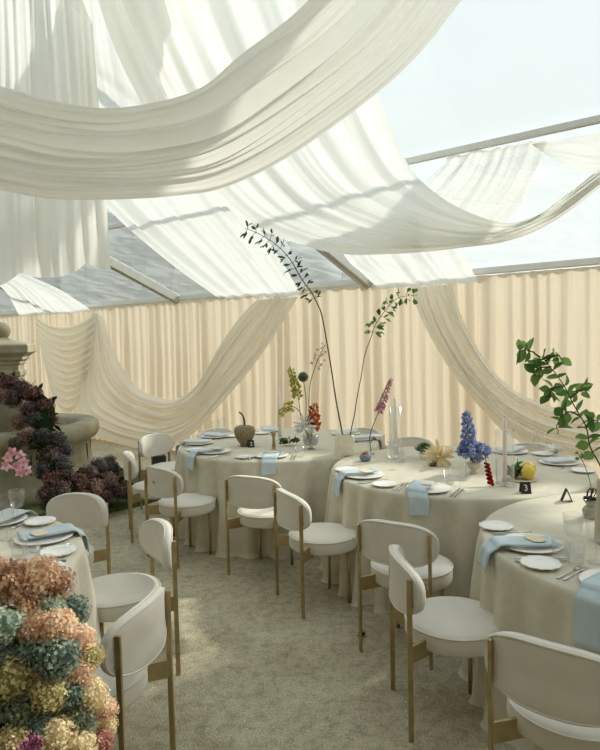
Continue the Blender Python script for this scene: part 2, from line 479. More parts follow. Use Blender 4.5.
# roof lining strips running down to the eave
loft('ceiling_drape',
     [at_y(60, 150, 5.8), at_y(112, 212, 6.9), at_y(172, 264, 8.0), at_w(218, 298, .08)],
     [at_y(190, 120, 5.0), at_y(240, 200, 6.0), at_y(278, 256, 7.05), at_w(301, 295, .08)],
     'white gauze strip slanting down to the wall top, left of the tall twig', amp=.05, freq=11, along=.7, seed=9)
loft('ceiling_drape',
     [at_y(320, 215, 6.1), at_y(346, 258, 6.6), at_y(362, 273, 7.0), at_w(380, 289, .08)],
     [at_y(430, 200, 5.25), at_y(452, 235, 5.75), at_y(466, 260, 6.2), at_w(478, 282, .08)],
     'short white gauze strip reaching the wall top above the cream wall swag on the right', amp=.045, freq=9, along=.7, seed=13)
loft('ceiling_drape',
     [at_y(-120, 225, 7.5), at_y(-60, 255, 8.8), at_y(0, 286, 10.6), at_w(20, 316, .08)],
     [at_y(-40, 225, 7.0), at_y(20, 270, 8.3), at_y(62, 291, 9.7), at_w(92, 311, .08)],
     'white gauze strip at the far left running down to the wall top', amp=.05, freq=8, along=.7, seed=17)
# vertical panel on the left
loft('ceiling_drape',
     P([(-80, -60, 3.65), (-80, 60, 4.2), (-85, 180, 4.4), (-85, 292, 4.5)]),
     P([(88, -60, 3.75), (95, 60, 4.3), (104, 180, 4.5), (110, 262, 4.6)]),
     'straight hanging white gauze panel at the upper left, its hem scalloped', hem=.07, amp=.07, freq=10, along=.5, seed=21, nu=90, nv=120, edge=1)
# sheer pieces pinned to the purlin on the right
pz = lambda px, w=1.80: None
loft('ceiling_drape',
     [at_roof(448, 156, .03), at_y(432, 178, 5.5), at_y(412, 200, 5.75), at_y(390, 226, 5.9)],
     [at_roof(548, 140, .03), at_y(540, 170, 5.1), at_y(520, 205, 5.4), at_y(490, 236, 5.6)],
     'sheer white piece pinned along the roof rail, pleats falling behind the second swag', mat=M_gauze_thin, amp=.04, freq=8, along=.6, seed=25, nu=80)
loft('ceiling_drape',
     [at_roof(532, 144, .03), at_roof(570, 138, .03), at_roof(605, 132, .03), at_roof(680, 118, .03)],
     [at_roof(534, 146, .04), at_y(562, 164, 4.75), at_y(605, 174, 4.55), at_y(680, 150, 4.2)],
     'small sheer scallop hanging from the roof rail at the right edge', mat=M_gauze_thin, amp=.03, freq=5, along=1, seed=29, nu=60, nv=40)

loft('ceiling_drape',
     [at_roof(55, -80, .16), at_roof(60, 0, .17), at_roof(72, 80, .18), at_roof(86, 150, .16)],
     [at_roof(180, -80, .16), at_roof(185, 0, .18), at_roof(195, 80, .2), at_roof(215, 150, .16)],
     'sheer white roof lining between the hanging panel and the long swag, upper left', mat=M_gauze_thin, amp=.03, freq=8, along=.6, seed=51, nu=60)
# wall swags of chiffon in front of the curtain
def W(l, off=.12): return [at_w(q[0], q[1], q[2] if len(q) > 2 else off) for q in l]
loft('wall_swag',
     W([(97, 313), (104, 320), (117, 357), (136, 386), (160, 398), (178, 398), (198, 383), (220, 346), (240, 318), (257, 300)], .16),
     W([(93, 313), (84, 372), (79, 424, .2), (105, 439, .25), (143, 449, .28), (166, 447, .28), (192, 435, .26), (222, 403, .22), (260, 357, .18), (298, 297)], .14),
     'wide chiffon swag looped low across the curtain on the left', 'wall swag', M_swag, amp=.10, freq=13, along=1.2, seed=31, nu=160, nv=90)
loft('wall_swag',
     W([(94, 313), (92, 345), (86, 380), (79, 417)], .22),
     W([(34, 318), (38, 345), (42, 372), (52, 398)], .14),
     'cowl of chiffon folds gathered beside the low swag, left of it', 'wall swag', M_swag, amp=.0, freq=1, seed=35, nu=4, nv=4)
cowl = COL.objects[-1] if False else None
loft('wall_swag',
     W([(452, 284), (456, 300), (468, 330), (490, 366), (514, 390), (542, 403), (570, 411), (605, 415), (660, 400), (720, 340)], .14),
     W([(410, 288), (416, 306), (428, 333), (450, 370), (478, 405), (505, 432), (545, 452), (605, 462), (670, 440), (740, 350)], .2),
     'chiffon swag sweeping down to the right behind the table numbered 3', 'wall swag', M_swag, amp=.10, freq=11, along=1.2, seed=37, nu=160, nv=90)
# the cowl: horizontal arcs between two gathered lines
old = [o for o in COL.objects if o.name.startswith('wall_swag') and 'cowl' in o['label']][0]
mb = MB(); nu, nv = 60, 110; vs = []
for j in range(nv):
    t = j / (nv - 1)
    a = at_w(36 + 5 * t + 8 * t * t, 316 + 60 * t, .16); b = at_w(96 - 16 * t * t - 2 * t, 313 + 92 * t, .2)
    sag = .22 + .14 * t
    for i in range(nu):
        u = i / (nu - 1)
        p = a.lerp(b, u)
        f = 4 * u * (1 - u)
        fold = .5 + .5 * math.sin(2 * PI * (t * 12 + .25 * wob(u * 2, t * 3)))
        p = p - Vector((0, 0, sag * f)) - WN * (.075 * f * fold + .02 * fold)
        vs.append(p)
mb.add(vs, [(j * nu + i, j * nu + i + 1, (j + 1) * nu + i + 1, (j + 1) * nu + i) for j in range(nv - 1) for i in range(nu - 1)])
old.data = mb.mesh('wall_swag'); old.data.materials.append(M_swag)

# added out-of-view lining, cut to keep most of the sun off the front table
def roof_pt(s, w, drop): return wall_pt(s, w, roof_z(w) - drop)
loft('ceiling_drape',
     [roof_pt(-.35, .65, .05), roof_pt(.05, 2.2, .10), roof_pt(.05, 3.6, .10), roof_pt(.05, 6.4, .05)],
     [roof_pt(2.6, .65, .05), roof_pt(2.6, 2.2, .15), roof_pt(2.6, 3.6, .15), roof_pt(2.6, 6.4, .05)],
     'unseen white lining added beyond the right edge to shade the front table', mat=M_shade_lining, amp=.05, freq=14, along=.8, seed=41, nu=90, nv=120)

loft('ceiling_drape',  # strip added out of view to stop sun patches on the floor
     [roof_pt(-1.3, .5, .05), roof_pt(-1.3, .75, .07), roof_pt(-1.3, 1.05, .07), roof_pt(-1.3, 1.32, .05)],
     [roof_pt(-.32, .5, .05), roof_pt(-.32, .75, .07), roof_pt(-.32, 1.05, .07), roof_pt(-.32, 1.32, .05)],
     'unseen low strip of white lining added beyond the right edge to shade the floor', mat=M_shade_lining, amp=.02, freq=8, along=.8, seed=43, nu=40, nv=50)
loft('ceiling_drape',  # sheet added out of view to dim the light from above
     [roof_pt(-5.5, 5.3, .08), roof_pt(-5.5, 5.6, .12), roof_pt(-5.5, 6.0, .12), roof_pt(-5.5, 6.5, .06)],
     [roof_pt(-.6, 5.3, .08), roof_pt(-.6, 5.6, .12), roof_pt(-.6, 6.0, .12), roof_pt(-.6, 6.5, .06)],
     'unseen white lining added under the ridge to dim light from overhead', mat=M_shade_lining, amp=.04, freq=14, along=.8, seed=47, nu=50, nv=90)

# ------------------------------------------------------------------ tables
TABLES = {'far': (-.21, 5.83), 'three': (1.13, 4.557), 'front': (1.752, 2.832), 'left': (-1.93, 2.72)}
TR = .91; TZ = .75
def cloth(name, c, label, seed, n=360):
    mb = MB(); vs = []; rows = []
    prof = []
    for k in range(1, 9): prof.append((TR * k / 8 * .995, TZ, 0))
    prof.append((TR + .003, TZ - .006, 0.02)); prof.append((TR + .010, TZ - .022, .06))
    m = 16
    for k in range(1, m + 1):
        t = k / m; prof.append((TR + .012 + .060 * t, TZ - .022 - (TZ - .022 - .004) * t, .06 + .94 * t ** .6))
    prof.append((TR + .085, .003, 1.1))
    vs.append(Vector((c[0], c[1], TZ))); fs = []
    for j, (r, z, k) in enumerate(prof):
        for i in range(n):
            th = 2 * PI * i / n
            q_ = math.cos(th), math.sin(th)
            gate = .35 + 1.3 * abs(wob(q_[0] * 2.1, q_[1] * 2.1, seed + 20))
            sn = math.sin(th * 27 + 4 * wob(q_[0] * 1.8, q_[1] * 1.8, seed))
            h = gate * (abs(sn) ** .8 * (1 if sn > 0 else -1)) + .9 * wob(q_[0] * 4, q_[1] * 4, seed + z * .6)
            rr = r + k * (.038 * min(h, .6) + .030 * h - .012)
            zz = z
            vs.append(Vector((c[0] + rr * math.cos(th), c[1] + rr * math.sin(th), zz)))
    for i in range(n): fs.append((0, 1 + i, 1 + (i + 1) % n))
    for j in range(len(prof) - 1):
        for i in range(n):
            a = 1 + j * n
            fs.append((a + i, a + n + i, a + n + (i + 1) % n, a + (i + 1) % n))
    mb.add(vs, fs)
    return tag(mb.build(name, M_linen), label, 'tablecloth')
cloth('tablecloth', TABLES['far'], 'oatmeal linen cloth to the ground over the round table farthest back', 1)
cloth('tablecloth', TABLES['three'], 'oatmeal linen cloth to the ground over the round table numbered 3', 2)
cloth('tablecloth', TABLES['front'], 'oatmeal linen cloth over the nearest round table, at the right edge', 3)
cloth('tablecloth', TABLES['left'], 'oatmeal linen cloth over the round table at the left edge, behind the pastel hydrangeas', 4)

# ------------------------------------------------------------------ chairs
def make_chair():
    root = empty('dining_chair')
    SR, ZT = .224, .452; cx = .25
    mb = MB()
    prof = [(0, ZT + .004), (SR * .6, ZT + .002), (SR - .03, ZT - .002), (SR - .010, ZT - .008), (SR - .002, ZT - .018), (SR, ZT - .03), (SR + .001, ZT - .075), (SR - .006, ZT - .09), (SR - .03, ZT - .098), (0, ZT - .098)]
    mb.lathe(prof[::-1], 48, (cx, 0, 0))
    seat = mb.build('seat', M_boucle, root)
    mb = MB(); mb.tube([(cx + (SR - .001) * math.cos(2 * PI * k / 48), (SR - .001) * math.sin(2 * PI * k / 48), ZT - .014) for k in range(49)], .0045, 6, False)
    mb.build('piping', M_boucle, seat)
    # backrest: curved rounded pad
    HW, HH, TH, ZC = .245, .106, .042, .630
    def outline(n):
        pts = []
        for k in range(n):
            th = 2 * PI * k / n
            c, s_ = math.cos(th), math.sin(th)
            e = 2 / 3.0
            pts.append((HW * math.copysign(abs(c) ** e, c), HH * math.copysign(abs(s_) ** (e * 1.08), s_) + .012 * (1 - (abs(c) ** e) ** 2) * (1 if s_ > 0 else .4 * -1)))
        return pts
    RC = .40
    def bend(y, z, x):          # x thickness direction, centre of the arc in front of the pad
        a = y / RC; rr = RC - x
        return Vector((-.019 + RC - rr * math.cos(a), rr * math.sin(a), ZC + z))
    N = 64; ol = outline(N); mb = MB(); vs = []; fs = []
    rings = [(.0, -.5), (.5, -.5), (.85, -.49), (.95, -.44), (.995, -.27), (1, 0), (.995, .27), (.95, .44), (.85, .52), (.5, .58), (.0, .60)]
    for sc, xx in rings:
        for (y, z) in ol:
            yy = y * sc if sc > 0 else y * .02; zz = z * sc if sc > 0 else z * .02
            # inset evenly near the border
            if sc >= .8: yy = y - math.copysign((1 - sc) * HH * min(1, abs(y) / HH), y); zz = z * sc
            vs.append(bend(yy, zz, xx * TH))
    nr = len(rings)
    for j in range(nr - 1):
        for k in range(N): fs.append((j * N + k, j * N + (k + 1) % N, (j + 1) * N + (k + 1) % N, (j + 1) * N + k))
    fs += [tuple(range(N - 1, -1, -1)), tuple((nr - 1) * N + k for k in range(N))]
    mb.add(vs, fs)
    back = mb.build('backrest', M_boucle, root)
    for xx in (-.43, .45):
        mb = MB(); mb.tube([bend(y * .955, z * .955, xx * TH) for (y, z) in ol + ol[:1]], .0045, 6, False)
        mb.build('piping', M_boucle, back)
    for s_ in (1, -1):
        y = s_ * .2
        mb = MB(); mb.box((0, y, .35), (.022, .013, .70)); mb.build('rear_leg', M_brass, root, smooth=False, bevel=.002)
        mb = MB(); d = Vector((.115, -s_ * .085, 0)); a = Vector((0, y, .375)); c = a + d / 2
        mb.box(c, (d.length, .012, .075), math.atan2(d.y, d.x)); mb.build('bracket', M_brass, root, smooth=False, bevel=.002)
        mb = MB(); mb.tube([(.004, y, .585), (.038, y * .97, .585)], .008, 10); mb.build('knob', M_brass, root)
        fx = cx + .11; fy = s_ * .135
        mb = MB(); mb.tube([(fx, fy, 0), (fx, fy, ZT - .095)], .011, 10); mb.build('front_leg', M_brass, root)
    mb = MB(); mb.lathe([(0, ZT - .112), (.15, ZT - .112), (.15, ZT - .097), (0, ZT - .097)], 32, (cx, 0, 0)); mb.build('seat_plate', M_brass, root, smooth=False)
    return root
CH = make_chair()
CHAIRS = [
 (-.10, 3.974, .438, 'cream chair with full round seat in view, between the far table and table numbered 3'),
 (.424, 2.789, .045, 'cream chair seen edge-on at the near right table, its full round seat showing'),
 (-.372, 4.449, 1.124, 'cream chair with its back to the camera at the near side of the far table'),
 (.466, 3.269, 1.016, 'cream chair with its back to the camera at the near side of table numbered 3'),
 (-1.098, 4.835, .80, 'cream chair with a dark spot on its backrest, at the left of the far table'),
 (-.76, 3.343, 3.66, 'cream chair at the left table turned so its plain backrest front and wide seat show'),
 (-.608, 2.341, 2.912, 'cream chair nearest the pastel hydrangeas, its back to the aisle'),
 (-1.521, 5.516, .302, 'leftmost cream chair of the far table, edge-on beside the dark hydrangeas'),
 (.769, 1.935, .90, 'cream chair cut off by the bottom right corner, back to the camera'),
 (-1.43, 4.03, -1.92, 'cream chair on the far side of the left table, in front of the dark hydrangeas'),
 (-1.53, 6.55, -.62, 'cream chair facing the room at the far table, just before the wide wall swag'),
 (-.95, 6.85, -.92, 'cream chair half hidden behind the plates at the far table, left of the woven vase'),
 (.70, 6.62, -2.35, 'cream chair behind the far table, its backrest right of the paper bag vase'),
 (1.01, 5.97, -1.50, 'cream chair behind table numbered 3, left of the green succulent'),
 (2.02, 5.48, -2.30, 'cream chair behind table numbered 3, right of the glass chimney'),
]
for i, (x, y, a, lb) in enumerate(CHAIRS):
    o = CH if i == 0 else dup(CH)
    o.location = (x, y, 0); o.rotation_euler = (0, 0, a)
    tag(o, lb, 'chair', 'round-seat dining chairs at the tables')
    if i == 4:
        mb = MB(); p = Vector((-.041, .02, .635)); mb.tube([p, p + Vector((-.006, 0, 0))], [.016, .012], 14)  # thin raised disc as the dark spot on the backrest
        q = mb.build('dark_spot', M_alu, o); q['label'] = 'dark round spot on the backrest'

# ------------------------------------------------------------------ table settings
def plate_mesh(r, scallop=0):
    mb = MB()
    wv = (lambda th, j: 1 + (.035 * math.cos(scallop * th) if 2 <= j <= 5 else 0)) if scallop else None
    mb.lathe([(0, .0), (r * .6, 0), (r * .66, .003), (r * .98, .013), (r, .016), (r * .97, .018), (r * .66, .009), (r * .6, .0075), (0, .007)], 64 if scallop else 48, wave=wv)
    return mb.mesh('plate')
ME_plate = plate_mesh(.14); ME_plate.materials.append(M_plate)
ME_bread = plate_mesh(.082, 12); ME_bread.materials.append(M_plate)
def inst(name, me, loc, rz, label, cat, group=None):
    o = bpy.data.objects.new(name, me); COL.objects.link(o); o.location = loc; o.rotation_euler = (0, 0, rz)
    return tag(o, label, cat, group)
def fork_mesh():
    mb = MB()
    mb.tube([(-.095, 0, .003), (-.04, 0, .004), (.03, 0, .006), (.045, 0, .004)], [.005, .0035, .003, .007], 6)
    for k in (-1.5, -.5, .5, 1.5): mb.tube([(.043, k * .004, .004), (.07, k * .0055, .003), (.095, k * .0055, .006)], [.0022, .0018, .001], 5)
    return mb.mesh('fork')
def knife_mesh():
    mb = MB()
    mb.tube([(-.11, 0, .004), (-.02, 0, .004)], [.006, .0045], 8)
    mb.add([(-.02, -.005, .003), (.06, -.010, .003), (.10, -.007, .003), (.115, .004, .003), (-.02, .005, .003), (-.02, -.005, .0045), (.06, -.010, .0045), (.10, -.007, .0045), (.115, .004, .0045), (-.02, .005, .0045)],
           [(4, 3, 2, 1, 0), (5, 6, 7, 8, 9), (0, 1, 6, 5), (1, 2, 7, 6), (2, 3, 8, 7), (3, 4, 9, 8), (4, 0, 5, 9)])
    return mb.mesh('knife', False)
ME_fork = fork_mesh(); ME_fork.materials.append(M_steel)
ME_knife = knife_mesh(); ME_knife.materials.append(M_steel)
def glass_mesh(kind):
    mb = MB()
    if kind == 'goblet':
        pr = [(0, .0), (.034, .001), (.035, .003), (.006, .009), (.0045, .02), (.0045, .075), (.008, .083), (.028, .092), (.036, .115), (.039, .15), (.041, .185), (.0395, .185), (.037, .15), (.034, .117), (.025, .096), (0, .092)]
        wv = lambda th, j: 1 + (.02 * math.cos(14 * th) if 7 <= j <= 13 else 0)
    else:
        pr = [(0, 0), (.031, 0), (.034, .006), (.038, .09), (.0365, .09), (.032, .010), (0, .009)]
        wv = lambda th, j: 1 + (.015 * math.cos(16 * th))
    mb.lathe(pr, 56, wave=wv)
    me = mb.mesh(kind); me.materials.append(M_glass); return me
ME_goblet = glass_mesh('goblet'); ME_tumbler = glass_mesh('tumbler')
def card_mesh():
    mb = MB(); ol = []
    for k in range(40):
        th = 2 * PI * k / 40; c, s_ = math.cos(th), math.sin(th); w = 1 + .05 * math.cos(8 * th)
        ol.append((.052 * w * math.copysign(abs(c) ** .75, c), .036 * w * math.copysign(abs(s_) ** .75, s_)))
    n = len(ol); vs = [(x, y, 0) for x, y in ol] + [(x, y, .0015) for x, y in ol]
    mb.add(vs, [tuple(range(n - 1, -1, -1)), tuple(range(n, 2 * n))] + [(k, (k + 1) % n, n + (k + 1) % n, n + k) for k in range(n)])
    me = mb.mesh('menu_card', False); me.materials.append(M_card); return me
ME_card = card_mesh()
def napkin(c, ang, r_in, hang, width, skew, label, mat, seed, flat=False):
    """folded linen laid over the plate, its free end falling over the table edge"""
    o = Vector((math.cos(ang), math.sin(ang), 0)); t = Vector((-o.y, o.x, 0))
    nu, nv = 34, 9
    path = []
    pr = .745
    pts = [(r_in, .777), (pr - .05, .775), (pr + .06, .778), (pr + .128, .781), (pr + .150, .772), (TR - .005, .760), (TR + .016, .748), (TR + .024, .725)]
    pts += [(TR + .030, .725 - hang * .5), (TR + .036, .725 - hang)] if not flat else []
    if flat: pts = pts[:4]
    sp = spline([(p[0], 0, p[1]) for p in pts], nu)
    mb = MB(); vs = []
    for layer in (0, 1):
        for i, q in enumerate(sp):
            u = i / (nu - 1)
            for j in range(nv):
                v = j / (nv - 1) - .5
                k = max(0, 1 - u * 1.25)
                lat = v * width * (1 + .02 * (1 - u)) + skew * k + .006 * wob(u * 4, v * 3, seed)
                fold = .004 * math.sin(v * 9 + seed) * min(1, u * 2)
                hz = -.02 * abs(v) * 0
                nx = 0 if q.z > .755 else 1
                up_ = .0055 if layer else 0
                pos = Vector((c[0], c[1], 0)) + o * (q.x + (up_ + abs(fold) + .010 * wob(v * 5, u * 2, seed)) * nx) + t * lat + Vector((0, 0, q.z + (up_ + abs(fold)) * (1 - nx)))
                if u > .93 and not flat: pos.z -= .012 * v * (1 if seed % 2 else -1)
                vs.append(pos)
    n1 = nu * nv; fs = []
    for L in (0, 1):
        for i in range(nu - 1):
            for j in range(nv - 1):
                q = (i * nv + j, i * nv + j + 1, (i + 1) * nv + j + 1, (i + 1) * nv + j)
                fs.append(tuple(k + L * n1 for k in (q if L else q[::-1])))
    bd = [i * nv for i in range(nu)] + [(nu - 1) * nv + j for j in range(1, nv)] + [i * nv + nv - 1 for i in range(nu - 2, -1, -1)] + [j for j in range(nv - 2, 0, -1)]
    for a, b in zip(bd, bd[1:] + bd[:1]): fs.append((a, a + n1, b + n1, b))
    mb.add(vs, fs)
    return tag(mb.build('napkin', mat), label, 'napkin')
def setting(tb, deg, desc, hang=.12, width=.14, skew=0, cutlery=2, gob=None, tum=None, mat=None, flat=False, bread=None, seed=1, card=True, r=.745):
    c = TABLES[tb]; a = R(deg); o = Vector((math.cos(a), math.sin(a), 0)); L = Vector((o.y, -o.x, 0))
    C0 = Vector((c[0], c[1], TZ + .001))
    inst('dinner_plate', ME_plate, C0 + o * r, a, 'white dinner plate ' + desc, 'plate', 'dinner plates')
    napkin(c, a, r - .11, hang, width, skew, ('pale blue napkin over the plate ' if mat is None else 'bluish white napkin on the plate ') + desc, mat or M_napkin, seed, flat)
    if card:
        q = C0 + o * (r - .02); q.z = .786
        inst('menu_card', ME_card, q, a + PI / 2 + .15, 'cream card on the napkin ' + desc, 'card', 'menu cards')
    if bread is None: bread = 1
    if bread:
        bp = at_z(bread[0], bread[1], TZ) if isinstance(bread, tuple) else C0 + o * .79 + L * .27
        bp.z = TZ + .001
        inst('bread_plate', ME_bread, bp, a, 'small scalloped bread plate beside the setting ' + desc, 'plate', 'bread plates')
    for k in range(cutlery):
        inst('fork', ME_fork, C0 + o * .75 + L * (.165 + .025 * k), a + PI, ('fork next to the plate ' if k == 0 else 'outer fork ') + desc, 'fork', 'forks')
    if cutlery:
        inst('knife', ME_knife, C0 + o * .75 - L * .168, a + PI, 'knife beside the plate ' + desc, 'knife', 'knives')
        if cutlery > 1: inst('knife', ME_knife, C0 + o * .76 - L * .192, a + PI, 'outer knife ' + desc, 'knife', 'knives')
    if gob:
        p = at_z(gob[0], gob[1], TZ); p.z = TZ + .001
        inst('goblet', ME_goblet, p, 0, 'clear ribbed goblet by the setting ' + desc, 'glass', 'goblets')
    if tum:
        p = at_z(tum[0], tum[1], TZ); p.z = TZ + .001
        inst('tumbler', ME_tumbler, p, 0, 'clear tumbler by the setting ' + desc, 'glass', 'tumblers')
setting('front', -179, 'at the left edge of the nearest right table', hang=.06, width=.125, skew=.02, gob=(573, 556), tum=(561, 561), bread=(496, 528.5), seed=1, r=.73)
setting('front', -139.5, 'cut off by the right edge of the photo', hang=.15, width=.15, gob=(596, 563), tum=(575, 565), bread=(540.5, 566.3), seed=2)
setting('three', -162, 'at the left end of table numbered 3', hang=.09, width=.11, skew=-.05, gob=(392, 470), tum=(400, 462), bread=(346, 471), seed=3)
setting('three', -118, 'at the near edge of table numbered 3', hang=.085, width=.125, skew=-.06, gob=(460, 491), tum=(449, 484), bread=(384.5, 486), seed=4)
setting('three', 3, 'at the right end of table numbered 3', flat=True, mat=M_napkin_white, bread=(583, 472), cutlery=1, seed=5, card=False)
setting('three', 43, 'on the far side of table numbered 3', flat=True, mat=M_napkin_white, bread=(543, 455), cutlery=0, gob=(538, 456), seed=6, card=False)
setting('far', -140, 'at the near left of the far table', hang=.08, width=.12, skew=-.05, bread=(196, 451), gob=(241, 445), seed=7, r=.70)
setting('far', 178, 'at the left end of the far table', hang=.10, width=.14, mat=M_napkin_white, bread=0, cutlery=1, gob=(216, 440), seed=8, card=False)
setting('far', 148, 'at the far left of the far table', flat=True, mat=M_napkin_white, bread=(232, 437), cutlery=0, gob=(222, 437), seed=9, card=False)
setting('far', -93, 'at the near edge of the far table', hang=.07, width=.125, bread=(245, 458), tum=(300, 457), seed=10, r=.70)
setting('far', 30, 'on the far right of the far table', flat=True, mat=M_napkin_white, bread=0, cutlery=0, seed=11, card=False)
setting('far', 3, 'at the right end of the far table', hang=.10, width=.15, mat=M_napkin_white, bread=(375, 437), cutlery=1, seed=12, card=False)
setting('far', 100, 'at the back of the far table', flat=True, mat=M_napkin_white, bread=(262, 434), cutlery=0, seed=13, card=False)
setting('left', 30, 'on the right side of the left table', hang=.07, width=.14, skew=.03, bread=(40, 523.6), gob=(7, 540), tum=(20, 556), seed=14)
setting('left', 68, 'at the far edge of the left table', hang=.04, width=.16, mat=M_napkin_white, bread=0, cutlery=1, gob=(18, 524), tum=(-4, 530), seed=15, card=False)
setting('left', -8, 'nearest the pastel hydrangeas on the left table', hang=.05, width=.15, bread=(58, 554), cutlery=1, tum=(32, 565), seed=16)

# ------------------------------------------------------------------ number cards
def number_card(p, rz, digit, label, w=.05, h=.065):
    root = empty('number_card', p, rz); tag(root, label, 'table number')
    d = .03
    mb = MB()
    for s_ in (1, -1):
        t = .003
        vs = []
        for (y, z) in ((s_ * d, 0), (0 + s_ * .002, h)):
            for x in (-w / 2, w / 2):
                vs += [(x, y, z), (x, y - s_ * t, z)]
        mb.add(vs, [(0, 2, 6, 4), (1, 5, 7, 3), (0, 4, 5, 1), (2, 3, 7, 6), (0, 1, 3, 2), (4, 6, 7, 5)])
    mb.build('tent', M_black, root, smooth=False)
    cu = bpy.data.curves.new('numeral', 'FONT'); cu.body = digit; cu.size = h * .8; cu.extrude = .0006; cu.align_x = 'CENTER'; cu.align_y = 'CENTER'
    cu.materials.append(M_ink)
    tmp = bpy.data.objects.new('numeral', cu); me = bpy.data.meshes.new_from_object(tmp); bpy.data.objects.remove(tmp)
    o = bpy.data.objects.new('numeral', me); COL.objects.link(o); o.parent = root
    tilt = math.atan2(h, d - .002)
    o.location = (0, -d / 2 - .002, h / 2); o.rotation_euler = (tilt, 0, 0)
    return root
p = at_z(527, 494, TZ); number_card((p.x, p.y + .03, TZ), -.1, '3', 'small black tent card with a pale numeral 3', .06, .065)
p = at_z(566.5, 501, TZ); number_card((p.x, p.y, TZ), 1.35, '4', 'small black tent card seen from its open end, on the nearest right table', .05, .07)
p = at_z(251, 447, TZ); number_card((p.x, p.y, TZ), .25, '2', 'small black number card beside the woven vase on the far table', .055, .06)

# ------------------------------------------------------------------ flowers and centrepieces
def leaf_at(mb, p, d, L, W, rr, tint=None):
    nrm = Vector((rr.uniform(-1, 1), rr.uniform(-1, 1), rr.uniform(.2, 1))).normalized()
    mb.leaf(p, d, nrm, L, W, rr.random() if tint is None else tint, fold=rr.uniform(.05, .25), droop=rr.uniform(0, .3))
def branch(name, stems, label, leaf_L, leaf_W, mat_leaf, seed, rad=.006, start=.45, step=.05, cat='branch', clusters=1, twig=0.0):
    rr = random.Random(seed); root = empty(name, stems[0][0]); tag(root, label, cat)
    o0 = Vector(stems[0][0])
    st = MB(); lf = MB()
    for pts in stems:
        n = 60; sp = [q - o0 for q in spline(pts, n)]
        sp = [q + Vector((wob(i * .15, seed), wob(i * .15, seed + 3), 0)) * .012 * min(1, i / 10) for i, q in enumerate(sp)]
        st.tube(sp, [rad * (1 - .7 * i / (n - 1)) for i in range(n)], 7)
        acc = 0; side = 1
        for i in range(1, n):
            acc += (sp[i] - sp[i - 1]).length
            if i / n > start and acc > step:
                acc = 0; side = -side
                d = (sp[i] - sp[i - 1]).normalized()
                for c in range(clusters):
                    sd = d.cross(Vector((rr.uniform(-.4, .4), 1, rr.uniform(-.4, .4)))).normalized() * side
                    if c: sd = -sd
                    q = sp[i]
                    if twig:
                        q2 = q + (sd + d * .4).normalized() * twig * rr.uniform(.5, 1.3) - Vector((0, 0, twig * .2)); st.tube([q, (q + q2) / 2 + Vector((0, 0, .01)), q2], [rad * .35, rad * .25, rad * .15], 5)
                        for m in range(3):
                            leaf_at(lf, q.lerp(q2, .5 + .25 * m), sd * rr.uniform(.3, 1) + d * rr.uniform(-.3, .8) + Vector((0, rr.uniform(-.6, .6), rr.uniform(-.5, .3))), leaf_L * rr.uniform(.7, 1.15), leaf_W * rr.uniform(.8, 1.1), rr)
                    else:
                        leaf_at(lf, q, sd + d * rr.uniform(0, .7) + Vector((0, rr.uniform(-.5, .5), rr.uniform(-.3, .3))), leaf_L * rr.uniform(.7, 1.15), leaf_W * rr.uniform(.8, 1.1), rr)
    st.build('stem', M_bark, root)
    lf.build('foliage', mat_leaf, root, tint=True)
    return root
# paper bag vase with two tall twigs
bag_p = at_z(345, 454.5, TZ); bag_p.z = TZ
def Y(px, py, y): return at_y(px, py, y)
root = empty('paper_bag_vase', bag_p, .25); tag(root, 'crumpled cream paper bag vase holding two tall twigs', 'vase')
mb = MB(); rows = 9; n = 32; vs = []
hb = .165
for j in range(rows):
    z = hb * j / (rows - 1)
    for k in range(n):
        th = 2 * PI * k / n; c_, s_ = math.cos(th), math.sin(th)
        x = .078 * math.copysign(abs(c_) ** .35, c_); y = .055 * math.copysign(abs(s_) ** .35, s_)
        f = 1 - .10 * z / hb
        d = .008 * wob(th * 1.2, z * 25, 3)
        vs.append((x * f + d, y * f + d, z + (.012 * math.sin(th * 2) * (j == rows - 1))))
for j in range(rows - 1):
    z = hb * (1 - j / (rows - 1)) + 0
    for k in range(n):
        th = 2 * PI * k / n; c_, s_ = math.cos(th), math.sin(th)
        vs.append((.070 * math.copysign(abs(c_) ** .35, c_) * .9, .048 * math.copysign(abs(s_) ** .35, s_) * .9, max(.01, z - .004)))
R_ = rows * 2 - 1
mb.add(vs, [(j * n + k, j * n + (k + 1) % n, (j + 1) * n + (k + 1) % n, (j + 1) * n + k) for j in range(R_ - 1) for k in range(n)] + [tuple(range(n - 1, -1, -1)), tuple((R_ - 1) * n + k for k in range(n))])
mb.build('bag', solid('crumpled_paper', (.86, .81, .68), .9, var=.1, scale=12, bump=.5, bscale=30), root, smooth=False)
by = bag_p.y
branch('tall_twig', [[bag_p + Vector((-.005, 0, .02)), Y(342, 432, by), Y(333, 380, by + .02), Y(324, 326, by + .03), Y(316, 301, by + .03), Y(305, 284, by), Y(294, 265, by - .02), Y(281, 249, by - .05), Y(263, 236, by - .08), Y(245, 228, by - .1)]],
       'tall dark twig with small leaves arching up to the left out of the paper bag', .058, .022, M_leaf_olive, 3, .007, .44, .05, clusters=2, twig=.05)
branch('tall_twig', [[bag_p + Vector((.02, .0, .02)), Y(351, 432, by), Y(358, 395, by + .02), Y(365, 355, by + .02), Y(374, 328, by), Y(385, 311, by - .02), Y(398, 298, by - .03), Y(418, 295, by - .05)]],
       'slim twig with bright green leaves leaning right out of the paper bag', .050, .034, M_leaf, 5, .005, .52, .04, clusters=2, twig=.045)
